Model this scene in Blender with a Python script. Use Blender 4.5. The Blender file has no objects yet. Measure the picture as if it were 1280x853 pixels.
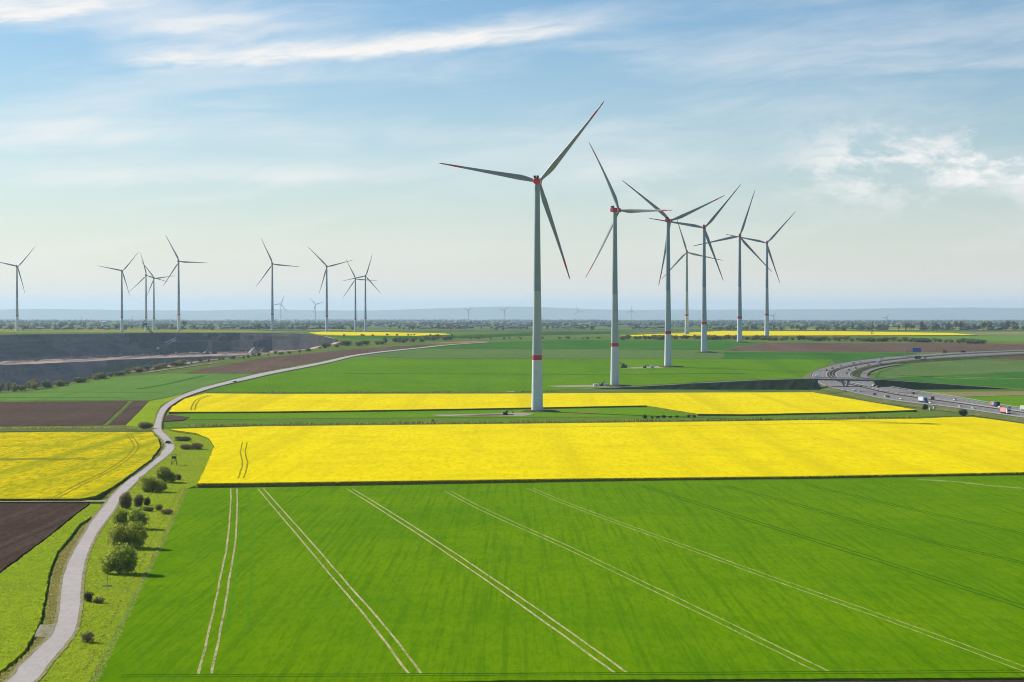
import bpy, bmesh, math, random
import numpy as np
from mathutils import Vector, Matrix

random.seed(7)
SC = bpy.context.scene
COL = SC.collection
R = math.radians
PI = math.pi

# ------------------------------------------------------------------ camera
F = 2489.0                  # focal length in photograph pixels (70 mm on 36 mm)
CX, CY = 640.0, 426.5
EYE = 385.0                 # eye level in the photograph
CAMZ = 74.0
PITCH = math.atan((CY - EYE) / F)
cam_d = bpy.data.cameras.new('camera')
cam = bpy.data.objects.new('camera', cam_d)
COL.objects.link(cam)
cam.location = (0, 0, CAMZ)
cam.rotation_euler = (PI / 2 - PITCH, 0, 0)
cam_d.sensor_width = 36
cam_d.lens = 36 * F / 1280
cam_d.clip_start = 1
cam_d.clip_end = 120000
SC.camera = cam

# ------------------------------------------------------------------ light
SUN_ELEV = 28.0
SUN_LEFT = 52.0             # degrees to the left of the view direction (+Y)
SUN_STRENGTH = 4.7
SKY_STRENGTH = 0.06
EXPOSURE = 0.60
SC.view_settings.view_transform = 'Standard'
SC.view_settings.look = 'None'
SC.view_settings.exposure = EXPOSURE
SC.view_settings.gamma = 1
sl = bpy.data.lights.new('sun', 'SUN')
sl.energy = SUN_STRENGTH
sl.angle = R(0.5)
sl.color = (1.0, 0.93, 0.82)
so = bpy.data.objects.new('sun', sl)
COL.objects.link(so)
so.location = (-300, 200, 400)
_sd = Vector((-math.cos(R(SUN_ELEV)) * math.sin(R(SUN_LEFT)), math.cos(R(SUN_ELEV)) * math.cos(R(SUN_LEFT)), math.sin(R(SUN_ELEV))))
so.rotation_euler = _sd.to_track_quat('Z', 'Y').to_euler()

SC.cycles.use_denoising = True
SC.cycles.max_bounces = 6
SC.cycles.diffuse_bounces = 3
SC.cycles.volume_bounces = 0
SC.cycles.filter_width = 1.05
SC.cycles.transparent_max_bounces = 8


# node helper -----------------------------------------------------------
class NT:
    def __init__(s, tree):
        s.t = tree

    def n(s, typ, **kw):
        x = s.t.nodes.new(typ)
        for k, v in kw.items():
            setattr(x, k, v)
        return x

    def l(s, a, b):
        s.t.links.new(a, b)

    def put(s, sock, v):
        if isinstance(v, bpy.types.NodeSocket):
            s.l(v, sock)
        else:
            sock.default_value = v

    def m(s, op, a, b=0.0, c=0.0, clamp=False):
        x = s.n('ShaderNodeMath', operation=op, use_clamp=clamp)
        s.put(x.inputs[0], a)
        s.put(x.inputs[1], b)
        s.put(x.inputs[2], c)
        return x.outputs[0]

    def ss(s, v, a, b, lo=0.0, hi=1.0):
        x = s.n('ShaderNodeMapRange', interpolation_type='SMOOTHSTEP')
        s.put(x.inputs[0], v)
        s.put(x.inputs[1], a)
        s.put(x.inputs[2], b)
        s.put(x.inputs[3], lo)
        s.put(x.inputs[4], hi)
        return x.outputs[0]

    def mix(s, fac, a, b, blend='MIX'):
        x = s.n('ShaderNodeMix', data_type='RGBA', blend_type=blend)
        s.put(x.inputs[0], fac)
        s.put(x.inputs[6], a if isinstance(a, bpy.types.NodeSocket) else (*a, 1))
        s.put(x.inputs[7], b if isinstance(b, bpy.types.NodeSocket) else (*b, 1))
        return x.outputs[2]

    def noise(s, vec, scale, detail=4, rough=0.55, dist=0.0):
        x = s.n('ShaderNodeTexNoise')
        if vec is not None:
            s.l(vec, x.inputs['Vector'])
        x.inputs['Scale'].default_value = scale
        x.inputs['Detail'].default_value = detail
        x.inputs['Roughness'].default_value = rough
        x.inputs['Distortion'].default_value = dist
        return x.outputs['Fac']

    def comb(s, x, y, z=0.0):
        c = s.n('ShaderNodeCombineXYZ')
        s.put(c.inputs[0], x)
        s.put(c.inputs[1], y)
        s.put(c.inputs[2], z)
        return c.outputs[0]

    def gauss(s, v, c, w):
        d = s.m('DIVIDE', s.m('SUBTRACT', v, c), w)
        return s.m('EXPONENT', s.m('MULTIPLY', s.m('MULTIPLY', d, d), -1.0))


# ------------------------------------------------------------------ sky
world = bpy.data.worlds.new('World')
SC.world = world
world.use_nodes = True
wt = NT(world.node_tree)
world.node_tree.nodes.clear()
sky = wt.n('ShaderNodeTexSky', sky_type='NISHITA')
sky.sun_disc = False
sky.sun_elevation = R(SUN_ELEV)
sky.sun_rotation = R(-SUN_LEFT)
sky.altitude = 100
sky.air_density = 1.0
sky.dust_density = 0.3
sky.ozone_density = 2.0
tc = wt.n('ShaderNodeTexCoord')
sep = wt.n('ShaderNodeSeparateXYZ')
wt.l(tc.outputs['Generated'], sep.inputs[0])
dx, dy, dz = sep.outputs
az = wt.m('ARCTAN2', dx, dy)                            # bearing, 0 along +Y
hyp = wt.m('SQRT', wt.m('ADD', wt.m('MULTIPLY', dx, dx), wt.m('MULTIPLY', dy, dy)))
el = wt.m('ARCTAN2', dz, hyp)
u = wt.m('MULTIPLY', az, 10.0)                          # tenths of a radian
v = wt.m('MULTIPLY', el, 10.0)                          # the frame: u -2.5..2.5, v -.1..1.53
# high streaked cirrus, sheared so that the streaks climb gently to the right
vs = wt.m('SUBTRACT', v, wt.m('MULTIPLY', u, 0.10))
warp = wt.noise(wt.comb(wt.m('MULTIPLY', u, 1.0), wt.m('MULTIPLY', v, 2.0)), 1.6, 3, 0.5)
vw = wt.m('ADD', vs, wt.m('MULTIPLY', wt.m('SUBTRACT', warp, 0.5), 0.16))
fib = wt.noise(wt.comb(wt.m('MULTIPLY', u, 1.6), wt.m('MULTIPLY', vw, 13.0), 3.1), 1.0, 7, 0.62, 0.3)
fine = wt.noise(wt.comb(wt.m('MULTIPLY', u, 5.0), wt.m('MULTIPLY', vw, 22.0), 8.7), 1.0, 6, 0.65, 0.4)
soft = wt.noise(wt.comb(wt.m('MULTIPLY', u, 0.8), wt.m('MULTIPLY', vw, 5.0), 1.3), 1.0, 5, 0.55, 0.2)
gap = wt.noise(wt.comb(wt.m('MULTIPLY', u, 0.45), wt.m('MULTIPLY', v, 1.3), 5.2), 1.0, 3, 0.5)


def streak(u0, u1, vc, slope, curve, w0, amp, jag=0.35):
    """a cirrus band from bearing u0 to u1 at height vc"""
    du = wt.m('SUBTRACT', u, u0)
    line = wt.m('ADD', wt.m('ADD', vc, wt.m('MULTIPLY', du, slope)), wt.m('MULTIPLY', wt.m('MULTIPLY', du, du), curve))
    line = wt.m('ADD', line, wt.m('MULTIPLY', wt.m('SUBTRACT', warp, 0.5), 0.10))
    d = wt.m('SUBTRACT', v, line)
    d = wt.m('ADD', d, wt.m('MULTIPLY', wt.m('SUBTRACT', fine, 0.5), jag * w0 * 2.4))
    # sharp lower edge, feathered upper edge
    prof = wt.m('MULTIPLY', wt.ss(d, -w0 * 0.6, w0 * 0.1), wt.ss(d, w0 * 0.1, w0 * 1.6, 1.0, 0.0))
    ends = wt.m('MULTIPLY', wt.ss(u, u0 - 0.15, u0 + 0.35), wt.ss(u, u1 - 0.9, u1 + 0.3, 1.0, 0.0))
    k = wt.m('MULTIPLY', wt.m('MULTIPLY', prof, ends), wt.ss(fib, 0.28, 0.62, 0.35, 1.0))
    return wt.m('MULTIPLY', k, amp)


cl = streak(-2.0, 0.6, 1.215, 0.0, 0.034, 0.085, 1.0)
for a in ((-1.95, -0.7, 1.33, 0.06, 0.0, 0.11, 0.5), (-2.6, -0.4, 0.62, 0.02, 0.0, 0.10, 0.45), (-2.9, -1.3, 0.78, 0.05, 0.0, 0.12, 0.4), (0.2, 1.4, 0.66, 0.05, 0.0, 0.10, 0.35), (-1.25, -0.65, 1.105, 0.06, 0.0, 0.06, 0.6),
          (-3.6, -1.55, 1.36, 0.0, 0.05, 0.12, 0.95), (0.9, 3.4, 1.17, 0.09, 0.0, 0.16, 0.30),
          (1.7, 3.6, 1.17, 0.02, 0.0, 0.06, 0.36)):
    cl = wt.m('ADD', cl, streak(*a))
# broken low cumulus veil to the right
cu = wt.noise(wt.comb(wt.m('MULTIPLY', u, 2.2), wt.m('MULTIPLY', v, 4.2), 0.4), 1.0, 8, 0.64, 0.25)
cum = wt.m('MULTIPLY', wt.ss(cu, 0.40, 0.55), wt.m('MULTIPLY', wt.gauss(v, 0.70, 0.18), wt.ss(u, 1.15, 1.75)))
cl = wt.m('ADD', cl, wt.m('MULTIPLY', wt.m('MULTIPLY', cum, wt.ss(fine, 0.3, 0.55, 0.6, 1.15)), 0.85))
cum2 = wt.m('MULTIPLY', wt.ss(cu, 0.50, 0.72), wt.m('MULTIPLY', wt.gauss(v, 0.58, 0.10), wt.ss(u, -0.2, 0.6)))
cl = wt.m('ADD', cl, wt.m('MULTIPLY', cum2, 0.35))
# thin veil over the whole sky, thicker low down
veil = wt.m('MULTIPLY', wt.ss(soft, 0.40, 0.75), wt.ss(gap, 0.35, 0.65, 0.35, 1.0))
cl = wt.m('ADD', cl, wt.m('MULTIPLY', veil, 0.52))
cl = wt.m('MULTIPLY', cl, wt.ss(v, 0.0, 0.25))
low = wt.m('EXPONENT', wt.m('MULTIPLY', wt.m('MAXIMUM', v, 0.0), -1.75))
cl = wt.m('MINIMUM', cl, 1.0)
hs = wt.n('ShaderNodeHueSaturation')
hs.inputs['Saturation'].default_value = 1.30
wt.l(sky.outputs[0], hs.inputs['Color'])
CLOUD = 10.3
tint = wt.mix(1.0, hs.outputs[0], (0.87, 0.995, 1.10), 'MULTIPLY')
skyc = wt.mix(wt.m('MULTIPLY', low, 0.80), tint, (9.95, 9.55, 9.45))
skyc = wt.mix(cl, skyc, (CLOUD, CLOUD * 0.99, CLOUD * 0.975))
bg = wt.n('ShaderNodeBackground')
wt.l(skyc, bg.inputs[0])
bg.inputs[1].default_value = SKY_STRENGTH
wo = wt.n('ShaderNodeOutputWorld')
wt.l(bg.outputs[0], wo.inputs[0])

# ------------------------------------------------------------------ terrain profile
# ground height depends on the distance in front of the camera only
_PY = np.array([-800, 0, 200, 360, 780, 1100, 1416, 1700, 1855, 2050, 2230, 2617, 3069, 3490, 4041, 4700, 5100, 7000, 10000, 14000, 20000, 30000, 40000, 50000, 75000], float)
_PZ = np.array([11, 11, 9.7, 8, 3, 1, 0, 0.2, 0.8, 4, 8, 15, 21, 24, 20, 16, 15, 6, -11, -30, -60, -110, -164, -225, -400], float)
KN = [-800.0, -300.0]
yk = 100.0
while yk < 75000:
    KN.append(yk)
    yk *= 1.028
KN.append(75000.0)
KN = np.array(KN)
_raw = lambda y: np.interp(y, _PY, _PZ)
KZ = np.array([np.mean(_raw(np.linspace(k - abs(k) * 0.05, k + abs(k) * 0.05, 21))) for k in KN])


def zg(y):
    return float(np.interp(y, KN, KZ))


def ray(px, py):
    """direction of a photograph pixel, scaled to one metre forward (+Y)"""
    a, b = (px - CX) / F, -(py - CY) / F
    y = math.cos(PITCH) + b * math.sin(PITCH)
    z = -math.sin(PITCH) + b * math.cos(PITCH)
    return a / y, z / y


_YY = np.concatenate([np.linspace(120, 6000, 5881), np.geomspace(6001, 60000, 4000)])
_ZZ = np.interp(_YY, KN, KZ)


def G(px, py, off=0.0):
    """where the sight line of a pixel meets the ground (+off): world x, y"""
    ax, s = ray(px, py)
    d = CAMZ + s * _YY - (_ZZ + off)
    i = np.argmax(d <= 0)
    if d[i] > 0:
        return Vector((ax * 30000, 30000))
    if i == 0:
        y = _YY[0]
    else:
        t = d[i - 1] / (d[i - 1] - d[i])
        y = _YY[i - 1] + t * (_YY[i] - _YY[i - 1])
    return Vector((ax * y, y))


def G3(px, py, off=0.0):
    p = G(px, py, off)
    return Vector((p.x, p.y, zg(p.y) + off))


def AT(px, py, D):
    ax, s = ray(px, py)
    return Vector((ax * D, D, CAMZ + s * D))


# ------------------------------------------------------------------ object helpers
def tag(o, label=None, cat=None, group=None, kind=None):
    if label:
        o['label'] = label
    if cat:
        o['category'] = cat
    if group:
        o['group'] = group
    if kind:
        o['kind'] = kind
    return o


def link(o, parent=None):
    COL.objects.link(o)
    if parent is not None:
        o.parent = parent
    return o


def empty(name, loc=(0, 0, 0), rz=0.0):
    o = bpy.data.objects.new(name, None)
    o.location = loc
    o.rotation_euler = (0, 0, rz)
    o.empty_display_size = 1
    return link(o)


class MB:
    def __init__(s):
        s.v, s.f, s.m, s.sm = [], [], [], []

    def add(s, vs, fs, mi=0, smooth=False, mat=None):
        o = len(s.v)
        s.v += [tuple(mat @ Vector(p)) if mat is not None else tuple(p) for p in vs]
        s.f += [tuple(i + o for i in f) for f in fs]
        s.m += [mi] * len(fs)
        s.sm += [smooth] * len(fs)

    def box(s, c, d, mi=0, rz=0.0, mat=None, taper=1.0):
        x, y, z = d[0] / 2, d[1] / 2, d[2] / 2
        vs = []
        for k, q in ((-1, 1.0), (1, taper)):
            for (a, b) in ((-1, -1), (1, -1), (1, 1), (-1, 1)):
                vs.append(Vector((a * x * q, b * y * q, k * z)))
        M = Matrix.Translation(Vector(c)) @ Matrix.Rotation(rz, 4, 'Z')
        if mat is not None:
            M = mat @ M
        s.add(vs, [(3, 2, 1, 0), (4, 5, 6, 7), (0, 1, 5, 4), (1, 2, 6, 5), (2, 3, 7, 6), (3, 0, 4, 7)], mi, False, M)

    def tube(s, p0, p1, r0, r1=None, n=8, mi=0, caps=True, smooth=True):
        r1 = r0 if r1 is None else r1
        p0, p1 = Vector(p0), Vector(p1)
        q = (p1 - p0).to_track_quat('Z', 'Y')
        vs = []
        for p, r in ((p0, r0), (p1, r1)):
            for i in range(n):
                a = 2 * PI * i / n
                vs.append(p + q @ Vector((r * math.cos(a), r * math.sin(a), 0)))
        s.add(vs, [(i, (i + 1) % n, n + (i + 1) % n, n + i) for i in range(n)], mi, smooth)
        if caps:
            s.add(vs, [tuple(range(n - 1, -1, -1)), tuple(range(n, 2 * n))], mi)

    def lathe(s, prof, n=24, mi=0, caps=True):
        vs = []
        for r, z in prof:
            for i in range(n):
                a = 2 * PI * i / n
                vs.append((r * math.cos(a), r * math.sin(a), z))
        k = len(prof)
        fs = [(j * n + i, j * n + (i + 1) % n, (j + 1) * n + (i + 1) % n, (j + 1) * n + i) for j in range(k - 1) for i in range(n)]
        s.add(vs, fs, mi, True)
        if caps:
            s.add(vs, [tuple(range(n - 1, -1, -1)), tuple(range((k - 1) * n, k * n))], mi)

    def prism(s, pts, y0, y1, mi=0, mat=None):
        """outline in x,z pushed along y"""
        n = len(pts)
        vs = [(p[0], y0, p[1]) for p in pts] + [(p[0], y1, p[1]) for p in pts]
        s.add(vs, [tuple(range(n)), tuple(range(2 * n - 1, n - 1, -1))] + [(i + n, (i + 1) % n + n, (i + 1) % n, i) for i in range(n)], mi, False, mat)

    def mesh(s, name, mats):
        me = bpy.data.meshes.new(name)
        me.from_pydata(s.v, [], s.f)
        for x in (mats if isinstance(mats, (list, tuple)) else [mats]):
            me.materials.append(x)
        me.polygons.foreach_set('material_index', s.m)
        me.polygons.foreach_set('use_smooth', s.sm)
        me.update()
        return me

    def build(s, name, mats, parent=None):
        return link(bpy.data.objects.new(name, s.mesh(name, mats)), parent)


def mesh_obj(name, me, parent=None):
    return link(bpy.data.objects.new(name, me), parent)


def kids(o):
    return [c for c in bpy.data.objects if c.parent == o]


def copy_tree(o, parent=None):
    c = o.copy()
    COL.objects.link(c)
    if parent is not None:
        c.parent = parent
    for ch in o.children:
        copy_tree(ch, c)
    return c


# ------------------------------------------------------------------ materials
def mat_new(name):
    m = bpy.data.materials.new(name)
    m.use_nodes = True
    m.node_tree.nodes.clear()
    t = NT(m.node_tree)
    out = t.n('ShaderNodeOutputMaterial')
    b = t.n('ShaderNodeBsdfPrincipled')
    t.l(b.outputs[0], out.inputs[0])
    b.inputs['Specular IOR Level'].default_value = 0.25
    return m, t, b, out


def paint(name, c, rough=0.5, metal=0.0, wear=0.12, scale=0.6, spec=0.3):
    m, t, b, out = mat_new(name)
    tcx = t.n('ShaderNodeTexCoord')
    nz = t.noise(tcx.outputs['Object'], scale, 5, 0.6)
    col = t.mix(t.m('MULTIPLY', t.ss(nz, 0.35, 0.75), 1.0), c, tuple(x * (1 - wear * 2) for x in c))
    t.l(col, b.inputs['Base Color'])
    b.inputs['Roughness'].default_value = rough
    b.inputs['Metallic'].default_value = metal
    b.inputs['Specular IOR Level'].default_value = spec
    return m


ROW = math.atan2(0.195, 1.0)     # the drilling rows of the near field lean a little left


def field(name, c1, c2, big=0.012, mid=0.12, fine=1.1, rowc=None, rowang=ROW, rows=0.35, rowamt=0.3, finec=None, fineamt=0.5, bump=0.4, bumps=1.6, patch=None, patchamt=0.0, rough=0.9):
    m, t, b, out = mat_new(name)
    tcx = t.n('ShaderNodeTexCoord')
    P = tcx.outputs['Object']
    n1 = t.noise(P, big, 4, 0.55)
    n2 = t.noise(P, mid, 5, 0.6)
    mq = t.n('ShaderNodeMapping')
    t.l(P, mq.inputs[0])
    mq.inputs['Rotation'].default_value = (0, 0, -(rowang if abs(rowang) < 0.7 else 0.0))
    mq.inputs['Scale'].default_value = (1.0, 0.16, 1.0)
    n3 = t.noise(mq.outputs[0], fine, 6, 0.72)
    f = t.m('ADD', t.m('MULTIPLY', n1, 0.55), t.m('MULTIPLY', n2, 0.45))
    col = t.mix(t.ss(f, 0.36, 0.64), c1, c2)
    if rowc is not None:
        mp = t.n('ShaderNodeMapping')
        t.l(P, mp.inputs[0])
        mp.inputs['Rotation'].default_value = (0, 0, -rowang)
        mp.inputs['Scale'].default_value = (1.0, 0.012, 1.0)
        n4 = t.noise(mp.outputs[0], rows, 3, 0.6)
        col = t.mix(t.m('MULTIPLY', t.ss(n4, 0.45, 0.68), rowamt), col, rowc)
    if patch is not None:
        n5 = t.noise(P, big * 2.3, 6, 0.65, 0.6)
        col = t.mix(t.m('MULTIPLY', t.ss(n5, 0.52, 0.68), patchamt), col, patch)
    fc = finec if finec is not None else tuple(x * 0.6 for x in c1)
    col = t.mix(t.m('MULTIPLY', t.ss(n3, 0.42, 0.66), fineamt), col, fc)
    t.l(col, b.inputs['Base Color'])
    b.inputs['Roughness'].default_value = rough
    b.inputs['Specular IOR Level'].default_value = 0.0
    if bump > 0:
        bp = t.n('ShaderNodeBump')
        bp.inputs['Strength'].default_value = bump
        bp.inputs['Distance'].default_value = 0.3
        t.l(t.noise(P, bumps, 4, 0.7), bp.inputs['Height'])
        t.l(bp.outputs[0], b.inputs['Normal'])
    return m


M = {}
M['wheat'] = field('wheat', (0.102, 0.225, 0.001), (0.142, 0.268, 0.001), 0.013, 0.07, 0.9, rowc=(0.068, 0.175, 0.001), rows=0.7, rowamt=0.65, finec=(0.062, 0.158, 0.001), fineamt=0.5, patch=(0.15, 0.28, 0.006), patchamt=0.25, bump=0.5, bumps=1.8)
M['wheat_mid'] = field('wheat_mid', (0.100, 0.220, 0.002), (0.130, 0.262, 0.003), 0.008, 0.05, 0.5, finec=(0.05, 0.15, 0.008), rowc=(0.05, 0.15, 0.004), rowang=R(-86), rows=0.016, rowamt=0.5)
M['wheat_deep'] = field('wheat_deep', (0.046, 0.155, 0.020), (0.065, 0.185, 0.024), 0.006, 0.04, 0.4, rowc=(0.025, 0.10, 0.015), rowang=R(-87), rows=0.012, rowamt=0.5)
M['grass_grey'] = field('grass_grey', (0.100, 0.175, 0.045), (0.125, 0.205, 0.05), 0.006, 0.04, 0.4, rowc=(0.11, 0.18, 0.07), rowang=R(-87), rows=0.012, rowamt=0.5)
M['meadow'] = field('meadow', (0.215, 0.310, 0.012), (0.290, 0.350, 0.02), 0.03, 0.25, 1.3, finec=(0.11, 0.17, 0.015), fineamt=0.6, bump=0.8, bumps=1.4, patch=(0.27, 0.26, 0.07), patchamt=0.45)
M['meadow_left'] = field('meadow_left', (0.220, 0.340, 0.010), (0.290, 0.380, 0.016), 0.03, 0.22, 1.1, finec=(0.13, 0.20, 0.012), fineamt=0.5, bump=0.8, bumps=1.4, patch=(0.11, 0.16, 0.05), patchamt=0.3)
M['verge'] = field('verge', (0.170, 0.215, 0.030), (0.260, 0.250, 0.070), 0.05, 0.4, 1.7, finec=(0.09, 0.11, 0.03), fineamt=0.7, bump=0.8, bumps=1.4)
M['rough_grass'] = field('rough_grass', (0.11, 0.16, 0.035), (0.17, 0.185, 0.07), 0.03, 0.2, 1.0, finec=(0.06, 0.08, 0.03), fineamt=0.7, bump=0.7)
M['grass'] = field('grass', (0.105, 0.195, 0.018), (0.140, 0.228, 0.022), 0.01, 0.08, 0.6, finec=(0.05, 0.11, 0.015), fineamt=0.5, bump=0.5)
M['bright_green'] = field('bright_green', (0.105, 0.235, 0.006), (0.138, 0.272, 0.008), 0.01, 0.08, 0.6, finec=(0.06, 0.16, 0.01), fineamt=0.45, bump=0.4)
M['pale_green'] = field('pale_green', (0.115, 0.230, 0.040), (0.145, 0.260, 0.050), 0.008, 0.05, 0.5, finec=(0.08, 0.15, 0.03), fineamt=0.5, rowc=(0.08, 0.17, 0.03), rowang=R(-82), rows=0.018, rowamt=0.6)
M['rape'] = field('rape', (0.76, 0.60, 0.001), (0.82, 0.68, 0.002), 0.012, 0.09, 0.45, finec=(0.50, 0.43, 0.003), fineamt=0.5, bump=0.4, bumps=0.5, rowc=(0.60, 0.48, 0.003), rowang=R(-87), rows=0.045, rowamt=0.6, patch=(0.60, 0.48, 0.003), patchamt=0.45)
M['rape_thin'] = field('rape_thin', (0.56, 0.46, 0.003), (0.72, 0.55, 0.003), 0.018, 0.10, 0.55, finec=(0.20, 0.24, 0.008), fineamt=0.8, bump=0.5, bumps=0.9, rowc=(0.30, 0.32, 0.008), rowang=R(-86), rows=0.055, rowamt=0.85, patch=(0.26, 0.30, 0.01), patchamt=0.7)
M['rape_side'] = field('rape_side', (0.13, 0.16, 0.015), (0.22, 0.24, 0.025), 0.05, 0.3, 1.6, finec=(0.03, 0.05, 0.008), fineamt=0.8, bump=0.6)
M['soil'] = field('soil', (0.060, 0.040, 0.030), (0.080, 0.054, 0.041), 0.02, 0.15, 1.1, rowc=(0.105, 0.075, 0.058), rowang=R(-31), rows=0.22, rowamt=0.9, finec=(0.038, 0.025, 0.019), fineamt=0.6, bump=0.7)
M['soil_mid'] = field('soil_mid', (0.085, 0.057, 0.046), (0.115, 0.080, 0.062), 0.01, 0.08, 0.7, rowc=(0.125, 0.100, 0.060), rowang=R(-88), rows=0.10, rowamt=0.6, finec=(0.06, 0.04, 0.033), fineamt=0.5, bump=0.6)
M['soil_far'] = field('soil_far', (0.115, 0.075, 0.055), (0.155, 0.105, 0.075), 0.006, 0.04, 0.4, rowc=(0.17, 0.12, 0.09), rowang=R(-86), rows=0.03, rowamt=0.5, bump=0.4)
M['soil_red'] = field('soil_red', (0.30, 0.16, 0.10), (0.36, 0.22, 0.14), 0.006, 0.04, 0.4, bump=0.4)
M['stubble'] = field('stubble', (0.22, 0.21, 0.085), (0.27, 0.25, 0.11), 0.01, 0.08, 0.6, bump=0.4)
M['track'] = field('track', (0.40, 0.34, 0.18), (0.52, 0.44, 0.26), 0.1, 0.4, 1.1, finec=(0.12, 0.19, 0.02), fineamt=0.8, bump=0.3)
M['track_thin'] = field('track_thin', (0.27, 0.30, 0.09), (0.38, 0.37, 0.15), 0.1, 0.35, 1.6, finec=(0.08, 0.19, 0.01), fineamt=0.9, bump=0.3)
M['track_green'] = field('track_green', (0.028, 0.090, 0.003), (0.045, 0.125, 0.004), 0.1, 0.35, 1.6, finec=(0.062, 0.18, 0.008), fineamt=0.7, bump=0.3)
M['track_pale'] = field('track_pale', (0.16, 0.27, 0.03), (0.20, 0.30, 0.05), 0.1, 0.5, 1.6, finec=(0.10, 0.2, 0.02), fineamt=0.8, bump=0.3)
M['track_faint'] = field('track_faint', (0.085, 0.225, 0.006), (0.105, 0.245, 0.01), 0.1, 0.3, 1.2, finec=(0.06, 0.19, 0.002), fineamt=0.7, bump=0.3)
M['track_rape'] = field('track_rape', (0.16, 0.18, 0.012), (0.26, 0.25, 0.014), 0.1, 0.35, 1.2, finec=(0.5, 0.4, 0.01), fineamt=0.6, bump=0.3)
M['gravel'] = field('gravel', (0.32, 0.28, 0.23), (0.42, 0.37, 0.30), 0.05, 0.3, 2.0, finec=(0.2, 0.18, 0.15), fineamt=0.5, bump=0.4)
M['path'] = field('path', (0.42, 0.385, 0.365), (0.49, 0.45, 0.435), 0.04, 0.22, 1.6, finec=(0.35, 0.32, 0.30), fineamt=0.5, bump=0.2)
M['shoulder'] = field('shoulder', (0.26, 0.24, 0.13), (0.34, 0.30, 0.20), 0.05, 0.3, 1.2, finec=(0.14, 0.17, 0.04), fineamt=0.8, bump=0.4)
M['asphalt'] = field('asphalt', (0.20, 0.19, 0.185), (0.245, 0.235, 0.225), 0.02, 0.15, 1.2, finec=(0.15, 0.145, 0.14), fineamt=0.45, bump=0.1)
M['median'] = field('median', (0.075, 0.060, 0.042), (0.11, 0.09, 0.06), 0.03, 0.2, 1.2, finec=(0.04, 0.045, 0.025), fineamt=0.6, bump=0.5)
M['bank'] = field('bank', (0.115, 0.145, 0.045), (0.17, 0.18, 0.075), 0.03, 0.2, 0.9, finec=(0.055, 0.075, 0.025), fineamt=0.7, bump=0.6)
M['embank'] = field('embank', (0.055, 0.085, 0.035), (0.075, 0.10, 0.045), 0.03, 0.15, 0.7, finec=(0.035, 0.05, 0.022), fineamt=0.6, bump=0.6)
M['concrete'] = paint('concrete', (0.42, 0.41, 0.39), 0.85, 0, 0.12, 0.3)
M['slab'] = field('slab', (0.26, 0.25, 0.19), (0.34, 0.32, 0.25), 0.1, 0.5, 2.5, finec=(0.13, 0.15, 0.06), fineamt=0.5, bump=0.3)
M['bridge'] = paint('bridge', (0.16, 0.18, 0.19), 0.8, 0, 0.1, 0.3)
M['line'] = paint('line', (0.75, 0.75, 0.73), 0.7, 0, 0.08)
M['tower_shading_light'] = paint('tower_shading_light', (0.60, 0.655, 0.69), 0.75, 0, 0.05, 0.12)  # lower concrete; lightest step of the tower's darkening against the sky, painted in
M['tower_shading_mid'] = paint('tower_shading_mid', (0.37, 0.44, 0.475), 0.6, 0, 0.04, 0.12)  # middle step of that upward darkening, put into the base colour
M['tower_shading_dark'] = paint('tower_shading_dark', (0.22, 0.30, 0.345), 0.45, 0, 0.04, 0.12)  # steel top; darkest step, the shading is in the colour
M['blade'] = paint('blade', (0.23, 0.275, 0.31), 0.4, 0, 0.03, 0.2)
M['red'] = paint('red', (0.52, 0.030, 0.055), 0.5, 0, 0.06, 0.3)
M['dark'] = paint('dark', (0.02, 0.02, 0.022), 0.6)
M['steel'] = paint('steel', (0.33, 0.34, 0.35), 0.5, 0.3)
M['wood'] = paint('wood', (0.055, 0.040, 0.028), 0.85, 0, 0.2, 2.0)
M['bark'] = paint('bark', (0.075, 0.058, 0.043), 0.9, 0, 0.2, 2.0)
M['white'] = paint('white', (0.75, 0.76, 0.76), 0.45)
M['glass'] = paint('glass', (0.02, 0.024, 0.03), 0.15, 0, 0.05, 1, 0.6)
M['black_rubber'] = paint('black_rubber', (0.02, 0.02, 0.02), 0.9)
M['machine'] = paint('machine', (0.075, 0.085, 0.095), 0.7, 0, 0.15, 0.1)
M['sand'] = field('sand', (0.52, 0.42, 0.33), (0.60, 0.50, 0.41), 0.02, 0.1, 0.5, bump=0.4)
M['roof_red'] = paint('roof_red', (0.28, 0.12, 0.08), 0.8)
M['mound'] = field('mound', (0.10, 0.08, 0.06), (0.16, 0.13, 0.09), 0.05, 0.3, 1.2, finec=(0.07, 0.09, 0.03), fineamt=0.6, bump=0.8)

# ground: patchwork of far fields and woods
m, t, b, out = mat_new('ground')
P = t.n('ShaderNodeTexCoord').outputs['Object']
mp = t.n('ShaderNodeMapping')
t.l(P, mp.inputs[0])
mp.inputs['Rotation'].default_value = (0, 0, R(17))
mp.inputs['Scale'].default_value = (0.0016, 0.0011, 1)
vo = t.n('ShaderNodeTexVoronoi', distance='CHEBYCHEV')
vo.inputs['Scale'].default_value = 1.0
t.l(mp.outputs[0], vo.inputs['Vector'])
ramp = t.n('ShaderNodeValToRGB')
ramp.color_ramp.interpolation = 'CONSTANT'
els = ramp.color_ramp.elements
cols = [(0.0, (0.095, 0.185, 0.040)), (0.22, (0.065, 0.105, 0.045)), (0.38, (0.14, 0.22, 0.05)), (0.55, (0.20, 0.16, 0.12)), (0.66, (0.07, 0.115, 0.05)), (0.82, (0.13, 0.20, 0.06)), (0.93, (0.45, 0.36, 0.03))]
els[0].position = 0
els[0].color = (*cols[0][1], 1)
els[1].position = cols[1][0]
els[1].color = (*cols[1][1], 1)
for p_, c_ in cols[2:]:
    e_ = els.new(p_)
    e_.color = (*c_, 1)
sp = t.n('ShaderNodeSeparateColor')
t.l(vo.outputs['Color'], sp.inputs[0])
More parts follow.
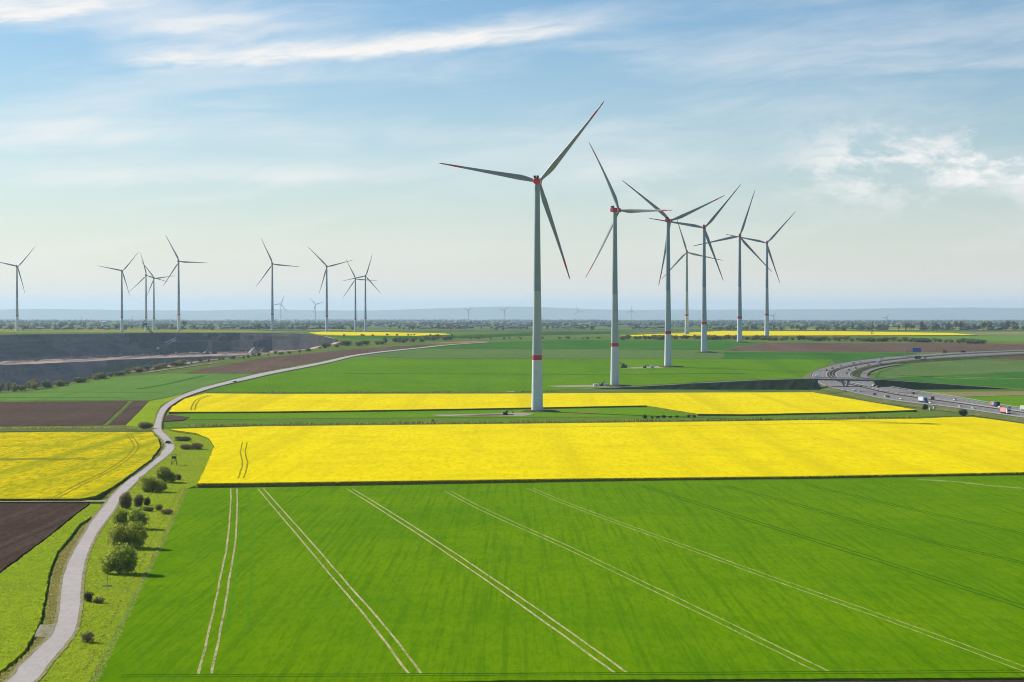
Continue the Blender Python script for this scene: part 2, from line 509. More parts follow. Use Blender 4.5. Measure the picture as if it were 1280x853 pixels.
t.l(sp.outputs[0], ramp.inputs[0])
sx = t.n('ShaderNodeSeparateXYZ')
t.l(P, sx.inputs[0])
n1 = t.noise(P, 0.012, 5, 0.6)
n2 = t.noise(P, 0.35, 4, 0.65)
near = t.mix(t.ss(n1, 0.4, 0.62), (0.095, 0.165, 0.025), (0.15, 0.185, 0.05))
near = t.mix(t.m('MULTIPLY', t.ss(n2, 0.48, 0.7), 0.6), near, (0.06, 0.085, 0.025))
farm = t.mix(t.m('MULTIPLY', t.ss(n1, 0.45, 0.6), 0.35), ramp.outputs[0], (0.06, 0.10, 0.035))
t.l(t.mix(t.ss(sx.outputs[1], 4700, 5000), near, farm), b.inputs['Base Color'])
b.inputs['Roughness'].default_value = 0.95
b.inputs['Specular IOR Level'].default_value = 0.0
M['ground'] = m


def foliage(name, c1, c2, trans=0.25, shift=0.35, scale=0.5):
    m, t, b, out = mat_new(name)
    tcx = t.n('ShaderNodeTexCoord')
    oi = t.n('ShaderNodeObjectInfo')
    nz = t.noise(tcx.outputs['Object'], scale, 3, 0.6)
    col = t.mix(t.ss(nz, 0.35, 0.65), c1, c2)
    col = t.mix(t.m('MULTIPLY', oi.outputs['Random'], shift), col, tuple(x * y for x, y in zip(c2, (1.25, 0.85, 0.8))))
    t.l(col, b.inputs['Base Color'])
    b.inputs['Roughness'].default_value = 0.7
    tr = t.n('ShaderNodeBsdfTranslucent')
    t.l(col, tr.inputs[0])
    mx = t.n('ShaderNodeMixShader')
    mx.inputs[0].default_value = trans
    t.l(b.outputs[0], mx.inputs[1])
    t.l(tr.outputs[0], mx.inputs[2])
    t.l(mx.outputs[0], out.inputs[0])
    return m


M['leaf_bush'] = foliage('leaf_bush', (0.19, 0.265, 0.022), (0.34, 0.41, 0.06), 0.55)
M['leaf_dark'] = foliage('leaf_dark', (0.060, 0.082, 0.022), (0.095, 0.115, 0.035), 0.35)
M['leaf_olive'] = foliage('leaf_olive', (0.14, 0.155, 0.055), (0.23, 0.235, 0.095), 0.4)
M['leaf_brown'] = foliage('leaf_brown', (0.15, 0.115, 0.06), (0.22, 0.175, 0.10), 0.3)
M['leaf_tree'] = foliage('leaf_tree', (0.095, 0.150, 0.075), (0.150, 0.200, 0.100), 0.3, shift=0.5)
M['leaf_red'] = foliage('leaf_red', (0.120, 0.085, 0.055), (0.170, 0.120, 0.080))
M['blades'] = foliage('blades', (0.25, 0.37, 0.012), (0.34, 0.43, 0.03), 0.6)
M['blades_dry'] = foliage('blades_dry', (0.26, 0.28, 0.07), (0.36, 0.34, 0.12), 0.5)
M['blades_rape'] = foliage('blades_rape', (0.70, 0.55, 0.005), (0.55, 0.48, 0.01), 0.2)
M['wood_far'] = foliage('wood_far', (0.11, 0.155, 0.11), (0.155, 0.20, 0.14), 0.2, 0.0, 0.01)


# ------------------------------------------------------------------ sheets of land
def catmull(pts, step=6):
    out = []
    n = len(pts)
    for i in range(n - 1):
        p0, p1, p2, p3 = pts[max(i - 1, 0)], pts[i], pts[i + 1], pts[min(i + 2, n - 1)]
        for k in range(step):
            t = k / step
            out.append(0.5 * ((2 * p1) + (p2 - p0) * t + (2 * p0 - 5 * p1 + 4 * p2 - p3) * t * t + (3 * p1 - p0 - 3 * p2 + p3) * t ** 3))
    out.append(pts[-1])
    return out


def rough_edge(poly, amp, rnd):
    out = []
    n = len(poly)
    for i in range(n):
        a, c = poly[i], poly[(i + 1) % n]
        d = c - a
        L = d.length
        step = max(2.0, min(a.y, c.y) * 0.006)
        k = min(200, max(1, int(L / step)))
        nrm = Vector((-d.y, d.x)).normalized() if L > 0 else Vector((0, 0))
        for j in range(k):
            j_ = 0 if j == 0 else rnd.uniform(-amp, amp)
            out.append(a + d * (j / k) + nrm * j_)
    return out


def sheet_mesh(name, poly, off, mats, skirt=None, skirt_mat=0):
    """a polygon on the plan laid over the terrain, cut where the terrain bends"""
    bm = bmesh.new()
    vs = [bm.verts.new((p.x, p.y, 0)) for p in poly]
    f = bm.faces.new(vs)
    f.normal_update()
    if f.normal.z < 0:
        f.normal_flip()
    ys = [p.y for p in poly]
    lo, hi = min(ys), max(ys)
    for k in KN:
        if lo + 1e-3 < k < hi - 1e-3:
            bmesh.ops.bisect_plane(bm, geom=bm.verts[:] + bm.edges[:] + bm.faces[:], dist=1e-4, plane_co=(0, k, 0), plane_no=(0, 1, 0))
    bmesh.ops.triangulate(bm, faces=bm.faces[:])
    for w in bm.verts:
        w.co.z = zg(w.co.y) + off
    for fc in bm.faces:
        fc.normal_update()
        if fc.normal.z < 0:
            fc.normal_flip()
    if skirt is not None:
        be = [e for e in bm.edges if e.is_boundary]
        r = bmesh.ops.extrude_edge_only(bm, edges=be)
        for w in [g for g in r['geom'] if isinstance(g, bmesh.types.BMVert)]:
            w.co.z = zg(w.co.y) + skirt
        for fc in [g for g in r['geom'] if isinstance(g, bmesh.types.BMFace)]:
            fc.material_index = skirt_mat
    me = bpy.data.meshes.new(name)
    bm.to_mesh(me)
    bm.free()
    for x in (mats if isinstance(mats, (list, tuple)) else [mats]):
        me.materials.append(x)
    return me


_rnd = random.Random(11)


def land(name, pix, off, mats, skirt=-0.1, skirt_mat=0, amp=0.25, kind='structure'):
    poly = [G(px, py, off) for px, py in pix]
    poly = rough_edge(poly, amp, _rnd) if amp > 0 else poly
    return tag(mesh_obj(name, sheet_mesh(name, poly, off, mats, skirt, skirt_mat)), kind=kind)


def strip(name, pix, w, off, mats, kind='structure', parent=None, amp=0.0, smooth=6):
    """a band of constant width w (metres) along a pixel line"""
    c = catmull([G(px, py, off) for px, py in pix], smooth)
    return strip_w(name, c, w, off, mats, kind, parent, amp)


def strip_w(name, c, w, off, mats, kind='structure', parent=None, amp=0.0):
    L, Rr = [], []
    for i, p in enumerate(c):
        d = (c[min(i + 1, len(c) - 1)] - c[max(i - 1, 0)]).normalized()
        nrm = Vector((-d.y, d.x))
        j = _rnd.uniform(-amp, amp)
        L.append(p + nrm * (w / 2 + j))
        Rr.append(p - nrm * (w / 2 + _rnd.uniform(-amp, amp) - j))
    o = mesh_obj(name, sheet_mesh(name, L + Rr[::-1], off, mats, off - 0.12), parent)
    return tag(o, kind=kind) if parent is None else o


# --- pit rim on the plan
NEAR_RIM = [(-330, 530), (-80, 499), (0, 489.5), (60, 482.5), (130, 471), (170, 464), (210, 457), (250, 451), (290, 446.5), (330, 442.5), (370, 438.5), (405, 434.5), (428, 430)]
FAR_RIM = [(-330, 421), (-80, 419.3), (0, 418.6), (60, 417.9), (110, 417.3), (170, 416.6), (200, 416.2), (250, 416.2), (300, 416.3), (340, 416.5), (378, 417.2), (402, 420), (420, 424)]
nr = [G(*p) for p in NEAR_RIM]
fr = [G(*p) for p in FAR_RIM]
XL = -2600.0
nr[0].x = XL
fr[0].x = XL
ring = nr + fr[::-1]
FARX, FARY = 40000.0, 70000.0
ground_poly = [Vector((XL, -800)), Vector((FARX, -800)), Vector((FARX, FARY)), Vector((XL, FARY)), fr[0]] + fr[1:] + nr[::-1]
tag(mesh_obj('ground', sheet_mesh('ground', ground_poly, 0, M['ground'])), kind='structure')
gl = [Vector((-FARX, -800)), Vector((XL, -800)), Vector((XL, FARY)), Vector((-FARX, FARY))]
tag(mesh_obj('ground', sheet_mesh('ground', gl, 0, M['ground'])), kind='structure')

# --- the opencast pit: stations down the far wall, over the bench, down to the floor and up to the near rim
m, t, b, out = mat_new('pit_earth')
P = t.n('ShaderNodeTexCoord').outputs['Object']
mp = t.n('ShaderNodeMapping')
t.l(P, mp.inputs[0])
mp.inputs['Scale'].default_value = (0.018, 0.004, 0.05)
n1 = t.noise(mp.outputs[0], 1.0, 7, 0.62, 0.6)
n2 = t.noise(P, 0.02, 6, 0.65, 0.4)
col = t.mix(t.ss(n1, 0.36, 0.64), (0.070, 0.066, 0.066), (0.170, 0.145, 0.130))
sx = t.n('ShaderNodeSeparateXYZ')
t.l(P, sx.inputs[0])
sandband = t.ss(t.m('ADD', sx.outputs[2], t.m('MULTIPLY', n1, 26.0)), -16.0, -6.0, 1.0, 0.0)
col = t.mix(t.m('MULTIPLY', t.m('MULTIPLY', sandband, t.ss(n2, 0.42, 0.6)), 0.5), col, (0.30, 0.20, 0.15))
t.l(col, b.inputs['Base Color'])
b.inputs['Roughness'].default_value = 0.95
bp = t.n('ShaderNodeBump')
bp.inputs['Distance'].default_value = 6.0
bp.inputs['Strength'].default_value = 0.8
t.l(n2, bp.inputs['Height'])
t.l(bp.outputs[0], b.inputs['Normal'])
M['pit'] = m
M['pit_bench'] = field('pit_bench', (0.33, 0.24, 0.20), (0.46, 0.35, 0.29), 0.006, 0.03, 0.2, finec=(0.2, 0.15, 0.125), fineamt=0.6, rowc=(0.16, 0.125, 0.11), rowang=R(-86), rows=0.03, rowamt=0.8, bump=0.5)
M['pit_dark'] = field('pit_dark', (0.040, 0.041, 0.044), (0.070, 0.068, 0.068), 0.012, 0.05, 0.25, finec=(0.025, 0.025, 0.027), fineamt=0.6, bump=0.5)
M['pit_green'] = field('pit_green', (0.11, 0.115, 0.07), (0.15, 0.15, 0.10), 0.01, 0.05, 0.3, finec=(0.06, 0.07, 0.04), fineamt=0.7, bump=0.6)


def interp_rail(rail, xs):
    a = np.array(rail, float)
    return np.interp(xs, a[:, 0], a[:, 1])


_nx = 110
xs_px = np.linspace(-200, 426, _nx)
yF = interp_rail(FAR_RIM, xs_px)
yN = interp_rail(NEAR_RIM, xs_px)
yFoot = interp_rail([(-200, 455), (0, 449.5), (80, 446.3), (160, 443), (250, 440.6), (330, 439.3), (380, 437), (426, 426.5)], xs_px)
yEdge = interp_rail([(-200, 463), (0, 456.7), (80, 453.6), (110, 452), (150, 449.5), (250, 446), (330, 443), (380, 439), (426, 428)], xs_px)
zBench = interp_rail([(-200, -38), (0, -36), (160, -32), (330, -20), (400, 2), (426, 15)], xs_px)
zFloor = interp_rail([(-200, -86), (0, -84), (110, -76), (170, -58), (250, -44), (330, -26), (400, -4), (426, 12)], xs_px)
BENCH = []
rr = random.Random(5)
pit = MB()
rows_ = []
prn = [rr.uniform(-1, 1) for _ in range(200)]


def wob(i, s, amp):
    x = i / s
    k = int(math.floor(x))
    f_ = x - k
    f_ = f_ * f_ * (3 - 2 * f_)
    return amp * (prn[k % 200] * (1 - f_) + prn[(k + 1) % 200] * f_)


for i, px in enumerate(xs_px):
    pF = G(px, yF[i])
    fade = min(1.0, max(0.0, (426 - px) / 90))
    pF3 = Vector((pF.x, pF.y, zg(pF.y)))
    ax = ray(px, 440)[0]
    Df = pF.y - 16 - 34 * fade + wob(i, 3.1, 12) * fade
    zBench[i] = min(zg(pF.y) - 0.5, CAMZ - (yFoot[i] - EYE) / F * (pF.y - 16 - 34 * fade))
    De = F * (CAMZ - zBench[i] + 2) / (yEdge[i] - EYE)
    De = min(De, Df - 30) + wob(i + 40, 2.3, 12) * fade
    zFloor[i] = min(zFloor[i], zBench[i] - 1.0)
    BENCH.append((px, zBench[i], Df, De))
    pN = G(px, yN[i])
    pN3 = Vector((pN.x, pN.y, zg(pN.y)))
    st = [pF3 + Vector((0, 0, -0.02))]
    axF = pF.x / pF.y
    for q, tz in ((0.12, .16), (0.3, .38), (0.5, .44), (0.7, .75), (0.88, .93)):
        D_ = pF.y + (Df - pF.y) * q + (wob(i + 17 * int(q * 10), 1.7, 9) + wob(i + 5, 6.0, 12)) * fade
        z_ = pF3.z + (zBench[i] - pF3.z) * (tz + 0.02 * wob(i + 31, 1.3, 1) * fade)
        st.append(Vector((ax * D_, D_, z_)))
    st.append(Vector((ax * Df, Df, zBench[i])))
    st.append(Vector((ax * (Df + De) / 2, (Df + De) / 2, zBench[i] - 1 + wob(i, 1.2, 1.5) * fade)))
    st.append(Vector((ax * De, De, zBench[i] - 2)))
    dlow = max(10.0, (zBench[i] - zFloor[i]) * 1.5)
    for q in (0.3, 0.65, 1.0):
        D_ = De - dlow * q + wob(i + 60 * int(q * 3), 2.0, 8) * fade
        z_ = zBench[i] - 2 + (zFloor[i] - zBench[i] + 2) * q
        st.append(Vector((ax * D_, D_, z_)))
    Dn = min(pN.y + max(12.0, (zg(pN.y) - zFloor[i]) * 1.6), (De - dlow) - 5)
    st.append(Vector((ax * Dn, Dn, zFloor[i])))
    Dm = (pN.y + Dn) / 2
    st.append(Vector((ax * Dm, Dm, (zg(pN.y) + zFloor[i]) / 2)))
    st.append(pN3 + Vector((0, 0, -0.02)))
    rows_.append(st)
ns = len(rows_[0])
vs = [p for st in rows_ for p in st]
for i in range(_nx - 1):
    for j in range(ns - 1):
        a = i * ns + j
        mi = 0
        if j in (6, 7):
            mi = 1
        elif j < 6 and xs_px[i] > 150 + 9 * j + wob(i + 7 * j, 1.3, 14):
            mi = 3
        elif j >= 11 or (j >= 8 and xs_px[i] > 128 - (j - 8) * 17 + wob(i + 9 * j, 1.5, 7)):
            mi = 2
        pit.f.append((a, a + 1, a + ns + 1, a + ns))
        pit.m.append(mi)
        pit.sm.append(False)
pit.v = [tuple(p) for p in vs]
po = pit.build('opencast_pit', [M['pit'], M['pit_bench'], M['pit_green'], M['pit_dark']])
tag(po, kind='structure')

# --- fields (photograph pixels projected on the terrain)
land('ploughed_strip', [(-200, 1100), (1700, 1100), (1700, 846), (1280, 848), (640, 851.5), (90, 855), (-40, 862)], 0.30, M['soil'])
land('wheat_field', [(112, 862), (122, 845), (152, 782), (190, 705), (214, 655), (233, 611), (440, 607.5), (700, 603), (1280, 594), (1700, 588), (1700, 845), (1280, 847), (640, 850.5)], 0.66, M['wheat'])
RS = [M['rape'], M['rape_side']]
land('rapeseed_field', [(247, 604.5), (440, 602), (700, 598.5), (1000, 595.5), (1280, 590.5), (1700, 583), (1700, 553), (1280, 530), (1245, 525), (1215, 521.3), (1180, 522), (1150, 523.5), (900, 527), (640, 530), (330, 533), (212, 536.5), (222, 538.5), (245, 541.5), (261, 548), (268, 558), (263, 570), (256, 586)], 1.75, RS, -0.1, 1, 0.35)
land('rapeseed_field', [(211, 515), (216, 508), (232, 498), (256, 492), (348, 492.6), (640, 492.2), (860, 491), (1016, 490.6), (1042, 495), (1093, 503.5), (1146, 512.5), (1078, 515), (930, 518), (872, 517.5), (808, 507), (640, 510), (480, 512.7), (340, 514.5)], 1.4, RS, -0.1, 1, 0.5)
land('rapeseed_field', [(-300, 543), (0, 541), (80, 540), (190, 540), (198, 549), (200, 559), (188, 575), (160, 595), (140, 609), (120, 620), (100, 623.5), (0, 623.5), (-300, 622)], 1.5, [M['rape_thin'], M['rape_side']], -0.1, 1, 0.35)
land('rapeseed_field', [(386, 415.6), (402, 414.9), (480, 415.5), (556, 417), (563, 418.4), (520, 420), (430, 419.5), (398, 418.2)], 1.2, [M['rape'], M['rape_side']], -0.1, 1, 1.0)
land('rapeseed_field', [(775, 420), (822, 417.6), (900, 413.8), (1060, 414.4), (1190, 416.3), (1222, 419), (1100, 419.3), (900, 419.8), (800, 421)], 1.2, [M['rape'], M['rape_side']], -0.1, 1, 1.0)
land('ploughed_field', [(-300, 629), (0, 629), (112, 628.8), (100, 638), (60, 670), (0, 714), (-300, 940)], 0.62, M['soil'])
land('ploughed_field', [(-300, 504), (0, 502.6), (160, 501.6), (128, 531.5), (0, 533), (-300, 535)], 0.20, M['soil_mid'])
land('ploughed_field', [(166, 501.6), (186, 501.6), (157, 531), (135, 531.4)], 0.20, M['soil_mid'])
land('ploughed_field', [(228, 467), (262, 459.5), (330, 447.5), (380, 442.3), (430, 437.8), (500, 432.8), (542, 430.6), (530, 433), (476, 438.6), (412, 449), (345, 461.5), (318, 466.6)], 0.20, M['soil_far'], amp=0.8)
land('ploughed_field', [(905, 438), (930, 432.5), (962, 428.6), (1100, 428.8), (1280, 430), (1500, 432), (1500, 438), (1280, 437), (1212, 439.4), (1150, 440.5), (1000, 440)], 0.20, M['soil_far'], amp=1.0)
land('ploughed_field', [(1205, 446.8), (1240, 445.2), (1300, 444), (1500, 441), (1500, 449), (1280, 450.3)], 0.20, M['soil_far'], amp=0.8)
land('bare_soil_strip', [(536, 429.8), (560, 427.8), (600, 426), (612, 427.2), (580, 429.3)], 0.20, M['soil_red'], amp=0.8)
# left meadows
land('meadow', [(113, 630.3), (128, 630.3), (117, 645), (99, 655), (87, 672), (71, 690), (62, 712), (57, 740), (49, 780), (29, 815), (-2, 842), (-300, 1000), (-300, 945), (0, 717), (60, 672.5), (100, 640)], 0.60, M['meadow_left'], -0.6)
PL = [(-200, 985), (-60, 900), (6, 853), (31, 825), (58, 800), (67, 787), (73, 765), (75.5, 740), (80, 715), (91, 690), (106, 665), (117, 647), (127, 635), (137.5, 622), (148.5, 610), (162, 597.5), (176, 585), (192, 572.5), (201, 565), (206.5, 559), (204.5, 552), (198.5, 545), (191.5, 537.5), (194, 527), (197, 517.5), (201.5, 510), (209, 504), (220, 497.5), (235, 491), (252, 485), (275, 479), (300, 472.7), (330, 465.9), (381, 456.8), (411, 450.7), (436, 444.9), (474, 439.7), (524, 434.6), (562, 430.8), (610, 427.6)]
PR = [(-150, 985), (-20, 900), (43, 853), (66, 825), (87, 800), (95, 787), (100, 765), (102, 740), (104.5, 715), (111, 690), (123, 665), (136, 647), (145, 635), (152, 622), (163, 610), (176, 597.5), (190, 585), (206, 572.5), (215, 565), (218, 559), (215.5, 552), (209.5, 545), (202, 537.5), (202, 527), (205, 517.5), (210, 510), (218, 504), (229, 497.5), (246, 491), (265, 485), (289, 479), (316, 472.9), (346, 466.1), (392, 457.3), (420, 451.2), (444, 445.4), (481, 440.1), (530, 434.9), (566, 431.1), (612, 427.9)]
land('verge', [(128, 631), (120, 648), (103, 658), (91, 675), (75, 692), (66.5, 714), (61.5, 740), (55, 782), (36, 815), (4, 846), (-300, 1010)] + PL[0:13], 0.60, M['verge'], -0.6)
land('verge', [(134, 624.6), (139, 612), (160, 596.5), (189, 576.5), (201.5, 560), (200, 549), (193, 540.5), (190, 536.5)] + PL[22:12:-1], 0.55, M['verge'], -0.3)
right_edge = PR[2:23]
land('meadow', right_edge + [(206, 536.8), (222, 538.5), (245, 541.5), (262, 548.5), (269, 558), (264, 570), (257, 586), (247, 606), (233, 611), (214, 655), (190, 705), (152, 782), (122, 845), (108, 870), (20, 880)], 0.61, M['meadow'], -0.3)
land('meadow', [(186, 502), (212, 497), (230, 492), (212, 501), (201, 507), (196, 516), (192.5, 527), (190.5, 536), (157, 532)], 0.20, M['meadow_left'], -0.2)
land('grass_strip', [(-300, 536), (0, 534), (157, 532.5), (189, 537), (191, 539.5), (80, 538.8), (0, 539.7), (-300, 541.5)], 0.20, M['rough_grass'], -0.2)
# green fields around the middle
land('grass_field', [(-300, 506), (-300, 500), (0, 491), (45, 489.3), (130, 473), (212, 467), (318, 467.6), (275, 477.5), (236, 489.5), (212, 496), (186, 500.6), (0, 501.2), (-300, 503)], 0.20, M['pale_green'], amp=0.6)
strip('field_track', [(172, 486.6), (205, 481), (230, 475.5), (256, 469.5)], 7, 0.24, M['wheat_deep'])
strip('field_track', [(-60, 492.6), (0, 491.3), (60, 490.2), (200, 490.8)], 14, 0.24, M['grass_grey'])
strip('field_track', [(-60, 498.2), (0, 497.2), (155, 497.5)], 8, 0.24, M['wheat_deep'])
land('wheat_field', [(268, 487.5), (292, 479.8), (320, 473.4), (395, 458.2), (446, 446.2), (520, 448.3), (720, 449), (1040, 449.5), (1034, 458), (1017, 464), (1010, 470), (1012, 472.5), (900, 476), (760, 484.5), (640, 490.3), (340, 490.5), (258, 490.5)], 0.20, M['wheat_mid'], amp=0.7)
strip('field_track', [(430, 467.4), (600, 467.6), (760, 468), (930, 466.8)], 10, 0.24, M['track_green'])
land('grass_field', [(450, 445.2), (486, 440.6), (530, 436), (760, 437), (905, 438.5), (900, 449), (720, 448.6), (520, 448)], 0.20, M['grass_grey'], amp=0.8)
land('wheat_field', [(536, 435.6), (574, 431), (616, 427.6), (700, 425.6), (860, 425.6), (960, 427.8), (925, 432.3), (903, 437.5), (760, 436.5)], 0.20, M['wheat_deep'], amp=0.8)
land('wheat_field', [(906, 440), (1000, 440.6), (1150, 441.2), (1108, 446.3), (1062, 451.6), (1042, 454), (1040, 449.2), (903, 449)], 0.20, M['wheat_deep'], amp=0.8)
land('grass_field', [(440, 424), (560, 420.8), (700, 415), (770, 415), (772, 420), (700, 424.8), (612, 425.4), (540, 427.8)], 0.20, M['grass_grey'], amp=1.0)
land('grass_field', [(400, 420.2), (520, 420.6), (570, 418.8), (660, 415), (780, 414), (800, 416.5), (700, 419), (600, 423), (440, 423.5)], 0.20, M['wheat_deep'], amp=1.0)
land('grass_field', [(1100, 420), (1220, 419.8), (1330, 418.6), (1500, 418), (1500, 430), (1280, 427.6), (1180, 424)], 0.20, M['pale_green'], amp=1.0)
land('stubble_field', [(1195, 416), (1330, 413.6), (1500, 413), (1500, 417.6), (1280, 418.6), (1228, 418.8)], 0.20, M['stubble'], amp=1.0)
# inside the motorway bend
land('grass_field', [(1096, 476.5), (1094, 470), (1099, 464.5), (1122, 458), (1165, 451.8), (1225, 449), (1280, 451.3), (1500, 455), (1500, 488), (1280, 485.5), (1200, 481), (1130, 477.3)], 0.20, M['wheat_deep'], amp=0.7)
land('grass_field', [(1135, 456.5), (1165, 452.5), (1225, 449.6), (1340, 453), (1340, 463), (1250, 466), (1160, 470), (1110, 473), (1098, 470), (1103, 464.5)], 0.23, M['grass_grey'], amp=1.2)
land('grass_field', [(1186, 497), (1280, 494.6), (1500, 492), (1500, 520), (1280, 508.5), (1225, 501.5)], 0.20, M['bright_green'], amp=0.5)
land('grass_strip', [(1135, 490.6), (1280, 489.4), (1500, 487.5), (1500, 491.6), (1280, 494.2), (1184, 496.6), (1160, 494)], 0.20, M['stubble'], amp=0.5)
for q in ((1168, 471.8, 1236, 474.3), (1150, 452.9, 1190, 452.4), (1232, 453.4, 1262, 453.2), (1195, 471.2, 1280, 473.6)):
    strip('field_track', [(q[0], q[1]), ((q[0] + q[2]) / 2, (q[1] + q[3]) / 2 + 0.2), (q[2], q[3])], 7, 0.27, M['stubble'])
# strip of green round the first turbine
land('grass_field', [(225, 517.3), (480, 514.6), (808, 508.6), (872, 518.4), (845, 521), (640, 521.5), (420, 523), (215, 525)], 0.20, M['bright_green'], amp=0.5)
land('grass_strip', [(205, 527.5), (420, 524.3), (640, 522.6), (845, 521.6), (930, 519.6), (1140, 515), (1170, 518.5), (1190, 520.6), (900, 525.8), (640, 528.6), (330, 531.5), (208, 535)], 0.20, M['grass'], amp=0.5)
land('bare_soil_strip', [(203, 523), (212, 518.6), (237, 521.5), (228, 525.4), (205, 526.5)], 0.55, M['soil_mid'], amp=0.4)

def resample(c, n):
    L = [0.0]
    for a, b_ in zip(c, c[1:]):
        L.append(L[-1] + (b_ - a).length)
    out = []
    for k in range(n):
        d = L[-1] * k / (n - 1)
        i = max(0, min(len(c) - 2, int(np.searchsorted(L, d) - 1)))
        t = (d - L[i]) / max(1e-6, L[i + 1] - L[i])
        out.append(c[i].lerp(c[i + 1], t))
    return out


def shift(c, w):
    out = []
    for i, p in enumerate(c):
        d = (c[min(i + 1, len(c) - 1)] - c[max(i - 1, 0)]).normalized()
        out.append(p + Vector((-d.y, d.x)) * w)
    return out


# roads
plan_L = catmull([G(x, y, 0.70) for x, y in PL], 5)
plan_R = catmull([G(x, y, 0.70) for x, y in PR], 5)
tag(mesh_obj('farm_road', sheet_mesh('farm_road', plan_L + plan_R[::-1], 0.70, [M['path']], 0.2)), kind='structure')
for e_, sg in ((PL, 1), (PR, -1)):
    c_ = catmull([G(x, y, 0.70) for x, y in e_[1:30]], 8)
    strip_w('road_shoulder', shift(resample(c_, 420), .15 * sg), 0.8, 0.712, M['shoulder'], amp=0.09)
strip('farm_track', [(-200, 627), (0, 626.6), (60, 626.5), (134, 626.3)], 5.0, 0.69, M['track'])
# culvert slab beside the road
land('culvert_slab', [(43, 796), (50, 781), (68, 780), (67, 788), (60, 797)], 0.72, M['slab'], -0.5, amp=0.1)

# tramlines: pairs of wheel tracks through the crop
def pair(name, pix, gauge, w, off, m, amp=0.10, step=5):
    c = catmull([G(px, py, off) for px, py in pix], step)
    for s in (-1, 1):
        d_ = []
        for i, p in enumerate(c):
            d = (c[min(i + 1, len(c) - 1)] - c[max(i - 1, 0)]).normalized()
            d_.append(p + Vector((-d.y, d.x)) * s * gauge / 2 + Vector((_rnd.uniform(-.02, .02), 0)))
        strip_w(name, d_, w, off, m, amp=amp)


pair('wheel_track', [(292.5, 611), (292, 640), (289, 680), (278, 740), (266, 800), (256, 842)], 2.3, 0.50, 0.69, M['track'], 0.08)
pair('wheel_track', [(326, 611), (372, 664), (420, 720), (470, 778), (519, 842)], 2.3, 0.50, 0.69, M['track'], 0.08)
pair('wheel_track', [(437, 611), (500, 650), (588, 708), (690, 779), (776, 841)], 2.3, 0.50, 0.69, M['track'], 0.08)
pair('wheel_track', [(560, 614), (610, 640), (700, 680), (790, 723), (900, 776), (1028, 839)], 2.3, 0.42, 0.69, M['track_thin'])
pair('wheel_track', [(662, 610), (720, 634), (850, 681), (960, 721), (1100, 770), (1280, 836), (1330, 854)], 2.3, 0.36, 0.69, M['track_thin'])
pair('wheel_track', [(800, 606), (920, 645), (1080, 695), (1280, 759), (1400, 797)], 2.3, 0.62, 0.69, M['track_green'], 0.15)
pair('wheel_track', [(900, 606), (1000, 632), (1140, 671), (1280, 704), (1400, 733)], 2.3, 0.62, 0.69, M['track_green'], 0.15)
pair('wheel_track', [(1010, 606), (1120, 632), (1280, 668), (1400, 694)], 2.3, 0.62, 0.69, M['track_green'], 0.15)
pair('wheel_track', [(303, 612), (309, 660), (304, 720), (296, 790)], 4.0, 0.6, 0.68, M['track_faint'], 0.2)
strip('bare_patch', [(1150, 599.5), (1200, 603), (1245, 608), (1300, 613)], 3.5, 0.69, M['track_thin'], amp=1.4)
pair('wheel_track', [(150, 845), (400, 844), (700, 842.5), (1000, 841), (1280, 839)], 2.2, 0.5, 0.70, M['track_green'], 0.15)
strip('grass_fringe', [(110, 858), (122, 843), (151, 782), (189, 705), (213, 655), (232.5, 611.5)], 1.6, 0.68, M['track_pale'], amp=0.3, smooth=60)
pair('wheel_track', [(306, 553), (303.5, 566), (306.5, 580), (301, 598)], 2.3, 0.7, 1.79, M['track_rape'], 0.15)
pair('wheel_track', [(262, 494.5), (249, 499), (243, 506), (241, 513)], 2.6, 1.2, 1.46, M['track_rape'], 0.2)
pair('wheel_track', [(68, 623), (100, 606), (140, 586), (162, 570), (170, 557), (161, 543)], 2.3, 0.8, 1.55, M['track_rape'], 0.15)
strip('bare_patch', [(0, 573.5), (60, 574), (112, 574)], 14, 1.55, M['track_rape'], amp=5)
strip('wheel_track', [(640, 534), (800, 533), (1050, 529)], 3.0, 1.79, M['rape_thin'], amp=1.0)

# ------------------------------------------------------------------ motorway
HO = 2.5
LO = [(1700, 575), (1450, 545), (1280, 522.4), (1197, 510), (1152.4, 505), (1108, 499.5), (1066, 490.6), (1033.6, 483), (1020, 476.7), (1014, 470), (1018.8, 464.5), (1033.6, 459), (1063, 452.6), (1108, 447), (1152, 443.4), (1212, 440.2), (1280, 437.8), (1400, 434.5)]
LI = [(1700, 566), (1450, 538), (1280, 516.5), (1197, 504.6), (1152, 498.7), (1108, 492), (1078, 484.7), (1048.5, 477.9), (1035, 471.3), (1033.6, 466.9), (1039.5, 462.4), (1063, 456.5), (1108, 450), (1152, 445.8), (1212, 441.6), (1280, 439), (1400, 435.5)]
RI = [(1700, 563), (1450, 535.5), (1280, 514.7), (1197, 502.5), (1152, 496), (1108, 489), (1078, 480.8), (1054.4, 476.4), (1044, 469.9), (1045.5, 464.5), (1063, 458.9), (1108, 451.4), (1152, 447), (1212, 442.8), (1280, 439.9), (1400, 436.2)]
RO = [(1700, 556), (1450, 530), (1280, 511.4), (1197, 497.2), (1152, 490.6), (1108, 483.2), (1090, 478.8), (1072, 474.3), (1061.8, 469.9), (1066, 463.9), (1084, 458), (1122.7, 452), (1167, 448.2), (1212, 445.8), (1280, 442.2), (1400, 437.8)]


def smooth_line(c, k=6, it=3):
    for _ in range(it):
        c = [c[0]] + [(c[i - 1] + c[i] * 2 + c[i + 1]) / 4 for i in range(1, len(c) - 1)] + [c[-1]]
    return c


NR = 160
rails = [smooth_line(resample(catmull([G(x, y, HO) for x, y in e], 8), NR), it=10) for e in (LO, LI, RI, RO)]
rLO, rLI, rRI, rRO = rails


